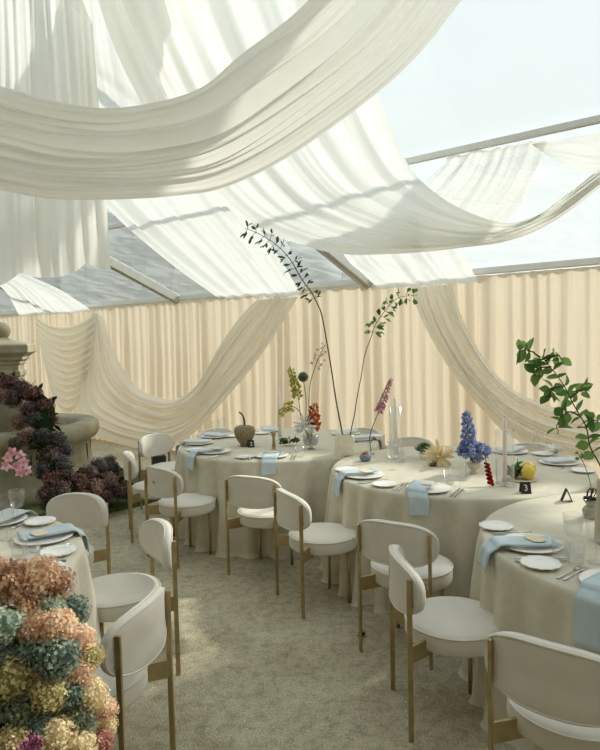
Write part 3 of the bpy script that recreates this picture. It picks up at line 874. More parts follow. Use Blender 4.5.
# leafy branch on the right in a tall beige vase
vp = at_z(608, 543, TZ); vp.z = TZ
root = empty('beige_vase', vp); tag(root, 'tall beige ceramic vase at the right edge holding the leafy branch', 'vase')
mb = MB(); mb.lathe([(0, 0), (.05, 0), (.058, .01), (.056, .1), (.050, .19), (.046, .27), (.049, .285), (.044, .285), (.041, .26), (.045, .1), (0, .02)], 36)
mb.build('body', solid('beige_ceramic', (.60, .52, .40), .7, var=.12, bump=.3, bscale=60), root)
vy = vp.y
branch('leafy_branch', [[vp + Vector((0, 0, .03)), vp + Vector((0, 0, .27)), Y(601, 470, vy), Y(590, 440, vy - .02), Y(578, 412, vy - .03), Y(565, 388, vy - .04), Y(551, 367, vy - .05), Y(537, 355, vy - .06)],
    [Y(580, 416, vy - .03), Y(570, 412, vy - .05), Y(560, 418, vy - .06), Y(556, 434, vy - .07)],
    [Y(585, 428, vy - .03), Y(592, 420, vy), Y(602, 424, vy + .01)],
    [Y(563, 386, vy - .04), Y(552, 389, vy - .05), Y(549, 398, vy - .05)],
    [Y(571, 398, vy - .04), Y(580, 390, vy - .03), Y(588, 391, vy - .03)],
    [Y(551, 367, vy - .05), Y(540, 368, vy - .06), Y(533, 376, vy - .07)],
    [Y(540, 357, vy - .06), Y(528, 350, vy - .07), Y(517, 352, vy - .08)],
    [Y(545, 361, vy - .06), Y(556, 355, vy - .05), Y(563, 360, vy - .04)]],
       'leafy green branch arching left from the vase at the right edge', .062, .046, M_leaf, 8, .0045, .35, .034, clusters=2)

# ---- reusable flower heads
def hydrangea_mesh(seed, n=430, size=.175):
    rr = random.Random(seed); mb = MB()
    mb.ball((0, 0, 0), .74, 14, tint=.0)
    for i in range(n):
        z = 1 - 2 * (i + .5) / n; th = i * 2.39996 + rr.uniform(-.15, .15)
        q = math.sqrt(max(0, 1 - z * z)); d = Vector((q * math.cos(th), q * math.sin(th), z))
        rad = .74 + rr.uniform(0, .30) + .10 * wob(d.x * 2, d.y * 2, d.z * 2 + seed)
        nrm = (d + Vector((rr.uniform(-.9, .9), rr.uniform(-.9, .9), rr.uniform(-.9, .9)))).normalized()
        a = nrm.orthogonal().normalized(); a = Matrix.Rotation(rr.uniform(0, 6.28), 3, nrm) @ a; b = nrm.cross(a)
        c = d * rad; tint = min(1, max(0, .5 + .55 * wob(d.x * 1.4 + seed, d.y * 1.4, d.z * 1.4) + rr.uniform(-.28, .28)))
        sz = size * rr.uniform(.75, 1.2)
        for k in range(4):
            t = k * PI / 2; e = a * math.cos(t) + b * math.sin(t); f = -a * math.sin(t) + b * math.cos(t)
            vs = [c, c + e * sz * .35 + f * sz * .27 + nrm * sz * .10, c + e * sz * .62 + nrm * sz * .05 * rr.uniform(-1, 3), c + e * sz * .35 - f * sz * .27 + nrm * sz * .10]
            mb.add(vs, [(0, 1, 2), (0, 2, 3)], tint)
    return mb
def head_variants(matname, cols, seeds):
    m = petal(matname, *cols); out = []
    for s_ in seeds:
        me = hydrangea_mesh(s_).mesh('hydrangea_head', False, True); me.materials.append(m); out.append(me)
    return out
HC = {
 'rust': head_variants('rust_petals', ((0.405, 0.234, 0.153), (0.950, 0.751, 0.543), (0.777, 0.506, 0.343)), (1, 2)),
 'peach': head_variants('peach_petals', ((0.653, 0.432, 0.284), (0.950, 0.899, 0.685), (0.950, 0.703, 0.508)), (3, 4)),
 'pale teal': head_variants('pale_teal_petals', ((0.290, 0.392, 0.319), (0.840, 0.870, 0.685), (0.566, 0.650, 0.531)), (5, 6)),
 'dark teal': head_variants('dark_teal_petals', ((0.127, 0.183, 0.153), (0.491, 0.576, 0.461), (0.278, 0.355, 0.295)), (7, 8)),
 'olive yellow': head_variants('olive_petals', ((0.384, 0.342, 0.153), (0.950, 0.895, 0.532), (0.756, 0.661, 0.354)), (9, 10)),
 'cream': head_variants('cream_petals', ((0.681, 0.565, 0.342), (0.950, 0.950, 0.721), (0.950, 0.798, 0.532)), (11, 12)),
 'dusky green': head_variants('dusky_green_petals', ((0.138, 0.170, 0.106), (0.512, 0.538, 0.354), (0.301, 0.342, 0.224)), (13, 14)),
 'berry': head_variants('berry_petals', ((0.331, 0.149, 0.129), (0.825, 0.483, 0.390), (0.578, 0.285, 0.235)), (15, 16)),
 'burgundy': head_variants('burgundy_petals', ((0.106, 0.058, 0.056), (0.399, 0.238, 0.206), (0.222, 0.121, 0.109)), (17, 18)),
 'plum': head_variants('plum_petals', ((0.089, 0.061, 0.059), (0.344, 0.261, 0.237), (0.190, 0.137, 0.125)), (19, 20)),
 'slate': head_variants('slate_petals', ((0.059, 0.058, 0.061), (0.254, 0.234, 0.227), (0.133, 0.128, 0.128)), (21, 22)),
 'dusty rose': head_variants('rose_petals', ((0.204, 0.124, 0.108), (0.509, 0.370, 0.311), (0.335, 0.221, 0.186)), (23, 24)),
}
cnt = {}
def head(colour, p, r, label, group):
    k = cnt.get(colour, 0); cnt[colour] = k + 1
    me = HC[colour][k % len(HC[colour])]
    o = bpy.data.objects.new('hydrangea_head', me); COL.objects.link(o); o.location = p
    o.scale = (r, r, r * rnd.uniform(.82, .98)); o.rotation_euler = (rnd.uniform(-.4, .4), rnd.uniform(-.4, .4), rnd.uniform(0, 6.28))
    return tag(o, label, 'flower', group)
def foliage_mass(name, path, rads, n, label, mat, L, seed, z_floor=0):
    """leafy core that carries the blooms"""
    rr = random.Random(seed); mb = MB(); sp = spline(path, 60)
    mb.tube(sp, [max(.02, .8 * rads[min(len(rads) - 1, int(i / 59 * (len(rads) - 1) + .5))]) for i in range(60)], 16, tint=.1)
    for _ in range(n):
        t = rr.random(); i = int(t * 59); c = sp[i]; q = t * (len(rads) - 1); k = min(int(q), len(rads) - 2); rad = rads[k] * (1 - q + k) + rads[k + 1] * (q - k)
        d = Vector((rr.gauss(0, 1), rr.gauss(0, 1), rr.gauss(0, 1))).normalized()
        p = c + d * rad * rr.uniform(.75, 1.0)
        if p.z < z_floor + .01: p.z = z_floor + .01
        leaf_at(mb, p, d + Vector((0, 0, rr.uniform(-.6, .4))), L * rr.uniform(.6, 1.2), L * .5, rr)
    return tag(mb.build(name, mat, tint=True), label, 'foliage')

# pastel column of hydrangeas at the lower left
fc = Vector((-.93, 1.83, 0))
foliage_mass('foliage_column', [fc + Vector((-.02, 0, 0)), fc + Vector((-.02, 0, .35)), fc + Vector((-.03, .0, .65)), fc + Vector((-.10, 0, .95))], [.22, .24, .22, .13], 420, 'dark green leafy column under the pastel hydrangeas', M_leaf_dark, .09, 11)
FG = [ # px, py, depth, radius px, colour, where
 (-8, 572, 1.86, 22, 'rust', 'cut by the left edge, topmost there'), (14, 575, 1.78, 22, 'rust', 'topmost on the left, before the tumblers'),
 (40, 570, 1.80, 21, 'peach', 'at the top, before the bread plate'), (57, 578, 1.84, 18, 'rust', 'at the top right corner of the mass'),
 (22, 596, 1.76, 18, 'rust', 'just under the two topmost rust heads'), (73, 607, 1.86, 17, 'dark teal', 'at the upper right, beside the cloth'),
 (50, 602, 1.80, 17, 'pale teal', 'between the top peach and the upper right teal head'), (2, 618, 1.70, 23, 'pale teal', 'cut by the left edge, under the rust heads'),
 (35, 622, 1.74, 18, 'peach', 'left one of the middle peach row'), (60, 622, 1.72, 19, 'peach', 'centre one of the middle peach row'),
 (80, 636, 1.78, 17, 'peach', 'right one of the middle peach row'), (-2, 650, 1.70, 20, 'dark teal', 'cut by the left edge, under the pale teal head'),
 (58, 652, 1.68, 22, 'dark teal', 'largest dark one in the centre of the mass'), (33, 650, 1.70, 17, 'dark teal', 'left of the largest dark centre one'),
 (90, 652, 1.76, 15, 'olive yellow', 'on the right rim above the pale chair seat'), (14, 673, 1.66, 23, 'olive yellow', 'at the left, below the dark teal pair'),
 (80, 668, 1.72, 15, 'peach', 'small one on the right, below the olive rim head'), (50, 690, 1.65, 19, 'olive yellow', 'at the centre, under the dark teal heads'),
 (72, 688, 1.69, 15, 'dark teal', 'small one right of the centre olive head'), (92, 690, 1.72, 18, 'cream', 'on the right, beside the chair bracket'),
 (106, 704, 1.74, 13, 'peach', 'outermost one at the right rim'), (-2, 700, 1.64, 19, 'dusky green', 'cut by the left edge, below the olive head'),
 (22, 706, 1.64, 19, 'dusky green', 'left of centre near the bottom'), (38, 722, 1.63, 16, 'dark teal', 'near the bottom, above the magenta plume'),
 (80, 714, 1.68, 16, 'dusky green', 'at the lower right, under the cream rim head'), (58, 730, 1.62, 18, 'cream', 'bottom centre'),
 (80, 742, 1.64, 17, 'cream', 'bottom, right of centre'), (101, 738, 1.70, 14, 'berry', 'dark pink one at the bottom right'),
 (14, 738, 1.58, 19, 'olive yellow', 'bottom left, behind the magenta plume'), (44, 758, 1.60, 20, 'pale teal', 'bottom edge, left of centre'),
 (92, 764, 1.66, 17, 'cream', 'bottom edge at the right'), (108, 722, 1.76, 11, 'cream', 'small one at the lower right rim'),
 (66, 770, 1.62, 18, 'dusky green', 'cut by the bottom edge, centre'), (-5, 760, 1.58, 20, 'olive yellow', 'in the bottom left corner'),
]
for (px, py, y, r, c, wh) in FG:
    head(c, Y(px - 1, py + 5, y), r * y / F_PX * 1.08, c + ' hydrangea head ' + wh, 'pastel hydrangea heads at the lower left')
# magenta plume
root = empty('astilbe_plume', Y(10, 770, 1.52)); tag(root, 'magenta feathery plume in the bottom left corner', 'flower')
rr = random.Random(5); mb = MB(); base = Vector((0, 0, 0)); tip = Y(40, 737, 1.50) - Vector(root.location)
st = MB(); st.tube([base, tip], [.003, .001], 6); st.build('stem', M_stem, root)
for i in range(260):
    t = rr.uniform(.15, 1); sp_w = .034 * (1.05 - t)
    c = base.lerp(tip, t) + Vector((rr.gauss(0, 1), rr.gauss(0, 1), rr.gauss(0, 1))) * sp_w
    mb.ball(c, rr.uniform(.002, .0045), 5, tint=rr.random())
mb.build('florets', petal('magenta_petals', (.30, .07, .20), (.70, .32, .52)), root, tint=True)

# ---- stone fountain and dark garland
FCx, FCy = -3.38, 7.25
root = empty('stone_fountain', (FCx, FCy, 0)); tag(root, 'weathered round stone fountain with a capped pedestal at the left edge', 'fountain')
mb = MB(); mb.lathe([(0, 0), (1.04, 0), (1.04, .16), (.99, .20), (.93, .22), (.90, .56), (.93, .60), (.99, .64), (1.02, .70), (1.01, .78), (.97, .81), (.82, .81), (.78, .77), (.77, .40), (0, .38)], 72)
mb.build('basin', M_stone, root)
mb = MB()
for k in range(14):           # joints between the basin blocks
    th = 2 * PI * k / 14
    mb.box((.913 * math.cos(th), .913 * math.sin(th), .39), (.012, .008, .34), th)
    mb.box((1.037 * math.cos(th + .2), 1.037 * math.sin(th + .2), .08), (.012, .008, .155), th + .2)
mb.build('joint', M_stone_dark, root, smooth=False)
mb = MB(); mb.lathe([(0, .56), (.772, .56)], 48); mb.build('water', solid('still_water', (.02, .025, .02), .08, var=.1), root)
mb = MB(); q = PI / 4; k2 = math.sqrt(2)
def sq(prof):
    m2 = MB(); m2.lathe(prof, 4)
    return [(Matrix.Rotation(q, 3, 'Z') @ Vector((v[0] * .82, v[1] * .82, v[2]))) for v in m2.v], m2.f
vs, fs = sq([(0, .38), (.36 * k2, .38), (.36 * k2, .62), (.29 * k2, .68), (.24 * k2, .72), (.235 * k2, 1.34), (.255 * k2, 1.36), (.255 * k2, 1.41), (.235 * k2, 1.42), (.235 * k2, 1.48), (.26 * k2, 1.49), (.26 * k2, 1.52), (.30 * k2, 1.54), (.30 * k2, 1.57), (.345 * k2, 1.60), (.385 * k2, 1.62), (.385 * k2, 1.70), (.365 * k2, 1.715), (.14 * k2, 1.76), (.10 * k2, 1.79), (0, 1.79)])
mb.add(vs, fs); pd = mb.build('pedestal', M_stone, root, smooth=False, bevel=.005)
pd.rotation_euler = (0, 0, .25)
mb = MB(); mb.ball((0, 0, 1.87), .10, 20); mb.build('finial', M_stone, root)
# mossy bed around it
mb = MB(); out = [at_z(-20, 540, 0), at_z(60, 527, 0), at_z(100, 516, 0), at_z(157, 501, 0), at_z(160, 490, 0), at_z(140, 476, 0), at_z(100, 472, 0), at_z(60, 478, 0), at_z(0, 490, 0)]
sp = spline(out, 60); ctr = sum(sp, Vector()) / 60; vs = [Vector((ctr.x, ctr.y, .06))]
for k, (f, z) in enumerate(((.3, .06), (.6, .065), (.9, .06), (.985, .045), (1, 0))):
    for p in sp:
        v = ctr.lerp(p, f); v.z = max(0, z + (.018 * wob(v.x * 6, v.y * 6) if z > 0 else 0)); vs.append(v)
fs = [(0, 1 + i, 1 + (i + 1) % 60) for i in range(60)] + [(1 + j * 60 + i, 1 + (j + 1) * 60 + i, 1 + (j + 1) * 60 + (i + 1) % 60, 1 + j * 60 + (i + 1) % 60) for j in range(4) for i in range(60)]
mb.add(vs, fs); tag(mb.build('moss_bed', M_moss), 'low dark green mossy bed around the foot of the fountain', 'moss', kind='stuff')

DG = [ # px, py, depth, radius px, colour
 (8, 384, 6.75, 10, 'burgundy'), (22, 388, 6.7, 9, 'plum'), (14, 399, 6.65, 9, 'plum'), (33, 394, 6.65, 9, 'burgundy'), (4, 396, 6.65, 9, 'dusty rose'),
 (45, 407, 6.55, 9, 'burgundy'), (29, 410, 6.5, 9, 'plum'), (37, 421, 6.4, 10, 'slate'), (49, 419, 6.45, 8, 'burgundy'), (20, 422, 6.45, 8, 'dusty rose'),
 (28, 437, 6.2, 10, 'dusty rose'), (43, 437, 6.15, 10, 'slate'), (16, 444, 6.1, 7, 'plum'), (56, 441, 6.15, 10, 'slate'), (65, 450, 6.1, 8, 'slate'),
 (50, 456, 6.0, 10, 'plum'), (61, 463, 5.98, 9, 'slate'), (44, 470, 5.92, 9, 'slate'), (53, 479, 5.88, 10, 'burgundy'), (67, 474, 5.95, 9, 'plum'),
 (62, 489, 5.84, 10, 'plum'), (46, 493, 5.82, 9, 'plum'), (77, 482, 5.98, 10, 'burgundy'), (89, 474, 6.15, 9, 'plum'), (99, 466, 6.3, 9, 'slate'),
 (94, 487, 6.1, 10, 'dusty rose'), (107, 481, 6.25, 10, 'dusty rose'), (103, 497, 6.12, 9, 'burgundy'), (83, 498, 5.95, 9, 'burgundy'), (112, 469, 6.5, 8, 'slate'),
 (117, 491, 6.3, 9, 'plum'), (121, 479, 6.5, 8, 'dusty rose'), (125, 494, 6.42, 6, 'slate'), (72, 498, 5.9, 8, 'slate'), (109, 462, 6.6, 7, 'plum'),
 (60, 503, 5.86, 8, 'burgundy'), (48, 505, 5.8, 7, 'slate'),
]
path = [Y(q[0], q[1], q[2] + .06) for q in (DG[0], DG[5], DG[11], DG[15], DG[20], DG[22])] ; path2 = [Y(60, 490, 6.0), Y(78, 489, 6.1), Y(95, 486, 6.25), Y(112, 482, 6.45), Y(120, 486, 6.5)]
foliage_mass('garland_foliage', path, [.09, .10, .10, .10, .12], 260, 'dark leaves under the burgundy hydrangeas climbing the fountain', M_leaf_dark, .09, 21)
foliage_mass('garland_foliage', path2, [.14, .15, .14, .12, .09], 240, 'dark leaves under the burgundy hydrangeas spilling over the ground', M_leaf_dark, .09, 22)
where = ['at the very top of the fountain garland, left edge', 'second at the top of the garland', 'just under the garland top', 'at the right of the garland top', 'cut near the left edge at the garland top',
 'on the outer bend of the garland', 'inside the upper bend of the garland', 'in the middle of the upper garland', 'on the outer rim of the upper garland', 'against the pedestal under the garland top',
 'above the pink orchid', 'right of the one above the orchid', 'small one left above the orchid', 'beside the dark basin opening', 'right below the basin opening',
 'halfway down the garland', 'below the basin rim', 'right of the orchid blooms', 'under the orchid, mid garland', 'where the garland reaches the basin wall',
 'above the chair backrest, left', 'low on the left above the chair backrest', 'at the turn onto the ground', 'before the basin wall on the ground', 'top one of the ground heap',
 'large one in the heap centre', 'right of the heap centre', 'low in the ground heap', 'directly above the middle of the chair backrest', 'high on the right of the heap',
 'right end of the heap, low', 'right end of the heap, high', 'last small one by the edge-on chair', 'between the heap and the garland foot', 'behind the top of the heap',
 'just above the chair backrest at the garland foot', 'lowest one at the garland foot']
for (px, py, y, r, c), wh in zip(DG, where):
    head(c, Y(px, py, y), r * y / F_PX * 1.1, c + ' hydrangea head ' + wh, 'dark hydrangea heads on the fountain')

# ---- orchid spray at the left edge
root_p = at_z(-45, 556, TZ); root_p.z = TZ
root = empty('bud_vase', root_p); tag(root, 'slim glass bud vase with the pink orchid, just beyond the left edge', 'vase')
mb = MB(); mb.lathe([(0, 0), (.03, 0), (.034, .03), (.02, .07), (.012, .1), (.014, .13), (.012, .13), (.010, .1), (.017, .07), (0, .01)], 24); mb.build('body', M_glass, root)
root = empty('orchid_spray', root_p + Vector((0, 0, .02))); tag(root, 'pink orchid spray reaching in at the left edge before the dark garland', 'flower')
oy = root_p.y
pts = [Vector((0, 0, 0)), Y(-42, 520, oy) - Vector(root.location), Y(-15, 488, oy - .05) - Vector(root.location), Y(2, 474, oy - .1) - Vector(root.location), Y(16, 460, oy - .12) - Vector(root.location), Y(27, 456, oy - .12) - Vector(root.location)]
mb = MB(); mb.tube(spline(pts, 30), .003, 6); mb.build('stem', M_stem, root)
M_orchid = petal('orchid_petals', (.62, .25, .36), (.86, .62, .66))
for (px, py) in ((8, 458), (16, 466), (24, 462), (20, 455), (27, 470), (12, 452), (20, 472), (6, 466)):
    c = Y(px, py, oy - .13 + rnd.uniform(-.03, .03)) - Vector(root.location); mb = MB()
    fr = Vector((.3, -1, .1)).normalized(); a = fr.orthogonal().normalized(); b = fr.cross(a)
    for k in range(5):
        t = 2 * PI * k / 5 + px; mb.leaf(c, a * math.cos(t) + b * math.sin(t) + fr * .2, fr, .024, .019, rnd.random(), .1, .1, .25)
    mb.ball(c + fr * .004, .004, 8, tint=0)
    mb.build('bloom', M_orchid, root, tint=True)

# ---- centrepieces on the far table
p = at_z(245, 446, TZ); p.z = TZ
root = empty('woven_vase', p); tag(root, 'strawberry-shaped woven brown vase with a curled stalk on the far table', 'vase')
mb = MB(); mb.lathe([(0, 0), (.04, 0), (.045, .008), (.042, .02), (.065, .05), (.088, .10), (.095, .14), (.085, .17), (.05, .185), (0, .188)], 40, wave=lambda th, j: 1 + .02 * math.cos(th * 20))
mb.build('body', solid('woven_rattan', (.36, .29, .18), .85, col2=(.18, .14, .08), scale=60, bump=.8, bscale=80), root)
mb = MB()
for k in range(7):
    t = 2 * PI * k / 7; mb.leaf(Vector((0, 0, .185)), Vector((math.cos(t), math.sin(t), -.25)), Vector((0, 0, 1)), .08, .04, .3)
mb.build('calyx', M_leaf_olive, root, tint=True)
mb = MB(); mb.tube(spline([(0, 0, .18), (0, 0, .23), (-.015, 0, .28), (-.045, 0, .31)], 16), [.009] * 8 + [.007] * 8, 8); mb.build('stalk', M_bark, root)

def candlestick(p, h, label, mat):
    root = empty('candlestick', p); tag(root, label, 'candlestick')
    mb = MB(); mb.lathe([(0, 0), (.036, 0), (.036, .006), (.020, .016), (.013, .03), (.018, .05), (.012, .07), (.012, h - .05), (.019, h - .03), (.022, h), (.019, h), (.019, h - .02), (0, h - .02)], 24)
    mb.build('body', mat, root); return root
def taper(p, h, label, mat, r=.011):
    root = empty('taper_candle', p); tag(root, label, 'candle')
    mb = MB(); mb.lathe([(0, 0), (r, 0), (r * .75, h - .01), (r * .35, h), (0, h + .001)], 16); mb.build('candle', mat, root)
    mb = MB(); mb.tube([(0, 0, h - .002), (.002, 0, h + .012)], .0012, 5); mb.build('wick', M_black, root)
    return root
def chimney(p, r, h, label):
    mb = MB(); mb.lathe([(r, 0), (r, h), (r - .003, h), (r - .003, 0), (r, 0)], 40, p)
    return tag(mb.build('glass_chimney', M_glass), label, 'glass')
p = at_z(274, 451, TZ); p.z = TZ
candlestick(p, .165, 'turned brass candlestick on the far table', M_brass)
p2 = at_z(280, 441, TZ); p2.z = TZ
candlestick(p2, .06, 'low glass candle holder behind the brass candlestick', M_glass)
taper(p2 + Vector((0, 0, .041)), .44, 'tall white taper behind the brass candlestick on the far table', M_wax, .017)

# grey glass footed vase with mixed stems
vp = at_z(311, 449, TZ); vp.z = TZ; vy = vp.y
root = empty('footed_vase', vp); tag(root, 'grey glass footed vase crowded with flowers on the far table', 'vase')
mb = MB(); mb.lathe([(0, 0), (.035, 0), (.036, .005), (.014, .016), (.014, .026), (.055, .036), (.066, .06), (.069, .12), (.066, .12), (.062, .06), (.05, .042), (0, .036)], 36)
mb.build('body', M_smoke, root)
def local(px, py, y): return Y(px, py, y)
def flower_stem(name, pts, label, build, cat='flower', rad=.0035, mat=M_stem):
    root = empty(name, pts[0]); tag(root, label, cat); o0 = Vector(pts[0])
    sp = [q - o0 for q in spline(pts, 36)]
    mb = MB(); mb.tube(sp, rad, 7); mb.build('stem', mat, root)
    build(root, sp); return root
vb = vp + Vector((0, 0, .05))
def allium(root, sp):
    mb = MB(); c = sp[-1]; rr = random.Random(2)
    mb.ball(c, .030, 14, tint=.2)
    for i in range(170):
        z = 1 - 2 * (i + .5) / 170; th = i * 2.4; q = math.sqrt(1 - z * z); d = Vector((q * math.cos(th), q * math.sin(th), z))
        mb.leaf(c + d * .03, d, d.orthogonal(), .017, .010, rr.random())
    mb.build('flower_ball', petal('allium_petals', (.10, .13, .10), (.34, .38, .30)), root, tint=True)
flower_stem('allium', [vb, Y(306, 420, vy), Y(306, 400, vy + .01), Y(303, 377, vy + .01)], 'round grey green allium ball on a stem above the far table', allium)
def spike(mat, n, r0, r1, f0, sz, seed, name='florets', wide=.8, split=False):
    def b(root, sp):
        rr = random.Random(seed); mb = MB(); m = len(sp)
        for i in range(n):
            t = f0 + (1 - f0) * i / (n - 1); k = min(int(t * (m - 1)), m - 2); c = sp[k].lerp(sp[k + 1], t * (m - 1) - k)
            ax = (sp[k + 1] - sp[k]).normalized(); a = ax.orthogonal().normalized(); th = i * 2.4
            d = Matrix.Rotation(th, 3, ax) @ a; g_ = (t - f0) / (1 - f0); r = r0 * (1 - g_) + r1 * g_
            c2 = c + d * r * rr.uniform(.5, 1)
            for q in range(4):
                e = (d + Vector((rr.uniform(-1, 1), rr.uniform(-1, 1), rr.uniform(-1, 1))) * .9).normalized()
                mb.leaf(c2, e, Vector((rr.uniform(-1, 1), rr.uniform(-1, 1), rr.uniform(-1, 1))).normalized(), sz * (1 - .4 * g_), sz * wide * (1 - .4 * g_), rr.random(), .2, .2, .2)
            if split: mb.tube([c, c2], .0015, 4); mb.build(name, mat, root, tint=True); mb = MB()
        if not split: mb.build(name, mat, root, tint=True)
    return b
M_chart = petal('chartreuse_petals', (.42, .40, .06), (.78, .74, .28))
flower_stem('chartreuse_orchid', [vb, Y(301, 418, vy), Y(299, 402, vy), Y(295, 385, vy + .02), Y(290, 368, vy + .02)], 'upright chartreuse orchid stem left of the allium ball', spike(M_chart, 34, .03, .012, .58, .040, 4, 'bloom', split=True))
flower_stem('chartreuse_orchid', [vb, Y(303, 418, vy - .02), Y(296, 408, vy - .05), Y(288, 407, vy - .07), Y(279, 415, vy - .08)], 'chartreuse orchid stem drooping left toward the candles', spike(M_chart, 22, .03, .02, .62, .034, 6, 'bloom', split=True))
M_blush = petal('blush_petals', (.60, .36, .40), (.86, .72, .70))
flower_stem('bell_stem', [vb, Y(309, 410, vy), Y(310, 385, vy + .02), Y(317, 362, vy + .03), Y(325, 345, vy + .03)], 'loose blush pink bell flowers on the tallest stem behind the far table vase', spike(M_blush, 15, .055, .04, .70, .028, 9, 'bell', split=True))
M_rustp = petal('orange_petals', (.34, .07, .02), (.66, .24, .09))
flower_stem('rust_bloom', [vb, Y(312, 430, vy - .04), Y(314, 422, vy - .05), Y(314, 405, vy - .06)], 'rust orange flower cluster above the grey footed vase', spike(M_rustp, 40, .035, .03, .5, .042, 12))
M_silver = petal('silver_petals', (.70, .73, .72), (.95, .95, .94))
def silver(root, sp):
    rr = random.Random(3); mb = MB()
    for i in range(150):
        d = Vector((rr.gauss(0, 1), rr.gauss(0, .8), rr.gauss(.25, .7))).normalized(); c = sp[-1] + d * rr.uniform(.01, .065)
        mb.leaf(c, d, Vector((rr.uniform(-1, 1), rr.uniform(-1, 1), 1)).normalized(), rr.uniform(.035, .075), .022, rr.random(), .2, .25)
    mb.build('petals', M_silver, root, tint=True)
flower_stem('white_lily', [vb, Y(309, 440, vy - .06), Y(306, 432, vy - .07), Y(306, 427, vy - .07)], 'silvery white spiky bloom spilling over the grey footed vase', silver)
rr = random.Random(8); mb = MB(); q = at_z(288, 446, TZ) + Vector((0, 0, .012))
for i in range(46):
    d = Vector((rr.uniform(-1, 1), rr.uniform(-1, 1), rr.uniform(.0, .7))).normalized(); leaf_at(mb, q + Vector((rr.uniform(-.075, .075), rr.uniform(-.03, .03), rr.uniform(0, .05))), d, .05, .02, rr)
tag(mb.build('leaf_sprig', M_leaf_olive, tint=True), 'small green leaf sprig lying right of the brass candlestick', 'foliage')

# ---- centrepieces on table numbered 3
tc3 = 'table numbered 3'
p = at_z(365.5, 461, TZ); p.z = TZ
root = empty('bud_bowl', p); tag(root, 'round blue grey ceramic bud bowl with an orange bloom', 'vase')
mb = MB(); mb.lathe([(0, 0), (.028, 0), (.042, .014), (.046, .032), (.038, .052), (.026, .058), (.022, .056), (.030, .045), (0, .02)], 32); mb.build('body', solid('blue_grey_glaze', (.24, .29, .36), .5, var=.15), root)
mb = MB(); rr = random.Random(4)
for i in range(22):
    d = Vector((rr.uniform(-1, 1), rr.uniform(-1, 1), rr.uniform(.3, 1))).normalized(); mb.leaf(Vector((0, 0, .05)), d, Vector((0, 0, 1)), .035, .02, rr.random())
mb.build('bloom', petal('apricot_petals', (.60, .24, .06), (.85, .50, .20)), root, tint=True)
p = at_z(371, 454, TZ); p.z = TZ
root = empty('bud_vase', p); tag(root, 'small clear glass bud vase behind the blue grey bowl', 'vase')
mb = MB(); mb.lathe([(0, 0), (.03, 0), (.034, .02), (.032, .06), (.034, .08), (.032, .08), (.030, .06), (0, .008)], 24); mb.build('body', M_glass, root)
M_mauve = petal('mauve_petals', (.44, .22, .30), (.80, .55, .60))
flower_stem('mauve_spike', [p + Vector((0, 0, .015)), Y(370, 436, p.y), Y(376, 418, p.y), Y(383, 402, p.y + .01), Y(391, 379, p.y + .02)], 'mauve pink flower spike leaning right above the blue grey bowl', spike(M_mauve, 80, .026, .008, .60, .028, 14, wide=.6), mat=M_bark)
p = at_z(396, 459, TZ); p.z = TZ
candlestick(p, .05, 'low clear candle holder at the left of table numbered 3', M_glass)
taper(p + Vector((0, 0, .031)), .45, 'tall white taper at the left of table numbered 3', M_wax, .018)
chimney(p + Vector((0, 0, .0)), .05, .42, 'glass chimney around the white taper on table numbered 3')
# succulent
p = at_z(424, 459, TZ); p.z = TZ
root = empty('succulent_pot', p); tag(root, 'green succulent rosette in a small pale pot', 'plant')
mb = MB(); mb.lathe([(0, 0), (.03, 0), (.042, .045), (.038, .045), (.028, .02), (0, .02)], 24); mb.build('pot', M_plate, root)
mb = MB(); rr = random.Random(6)
for i in range(70):
    t = i * 2.4; e = i / 70; d = Vector((math.cos(t) * (1 - e * .7), math.sin(t) * (1 - e * .7), .25 + e))
    mb.leaf(Vector((0, 0, .045 + .02 * e)), d.normalized(), Vector((0, 0, 1)), .095 * (1 - .35 * e), .042, rr.random(), .2, -.15)
mb.build('rosette', petal('succulent_leaves', (.08, .14, .08), (.27, .35, .22)), root, tint=True)
# spidery pale flower
p = at_z(438, 466, TZ); p.z = TZ
root = empty('spider_bloom', p); tag(root, 'pale yellow spidery bloom with long thin petals', 'flower')
mb = MB(); mb.lathe([(0, 0), (.022, 0), (.03, .025), (.018, .05), (.014, .05), (.02, .02), (0, .01)], 20, (-.04, 0, 0)); mb.build('holder', solid('brown_pot', (.20, .12, .08), .6), root)
mb = MB(); rr = random.Random(9); c = Vector((.012, 0, .07)); mb.ball(c, .02, 10, tint=.3)
for i in range(44):
    d = Vector((rr.gauss(0, 1), rr.gauss(0, .8), rr.gauss(.2, .8))).normalized(); mb.leaf(c, d, Vector((0, -1, .4)), rr.uniform(.10, .15), .026, rr.random(), .1, .25)
mb.tube([(-.04, 0, .03), (-.02, 0, .07), c], .004, 6)
mb.build('petals', petal('butter_petals', (.66, .52, .28), (.88, .80, .58)), root, tint=True)
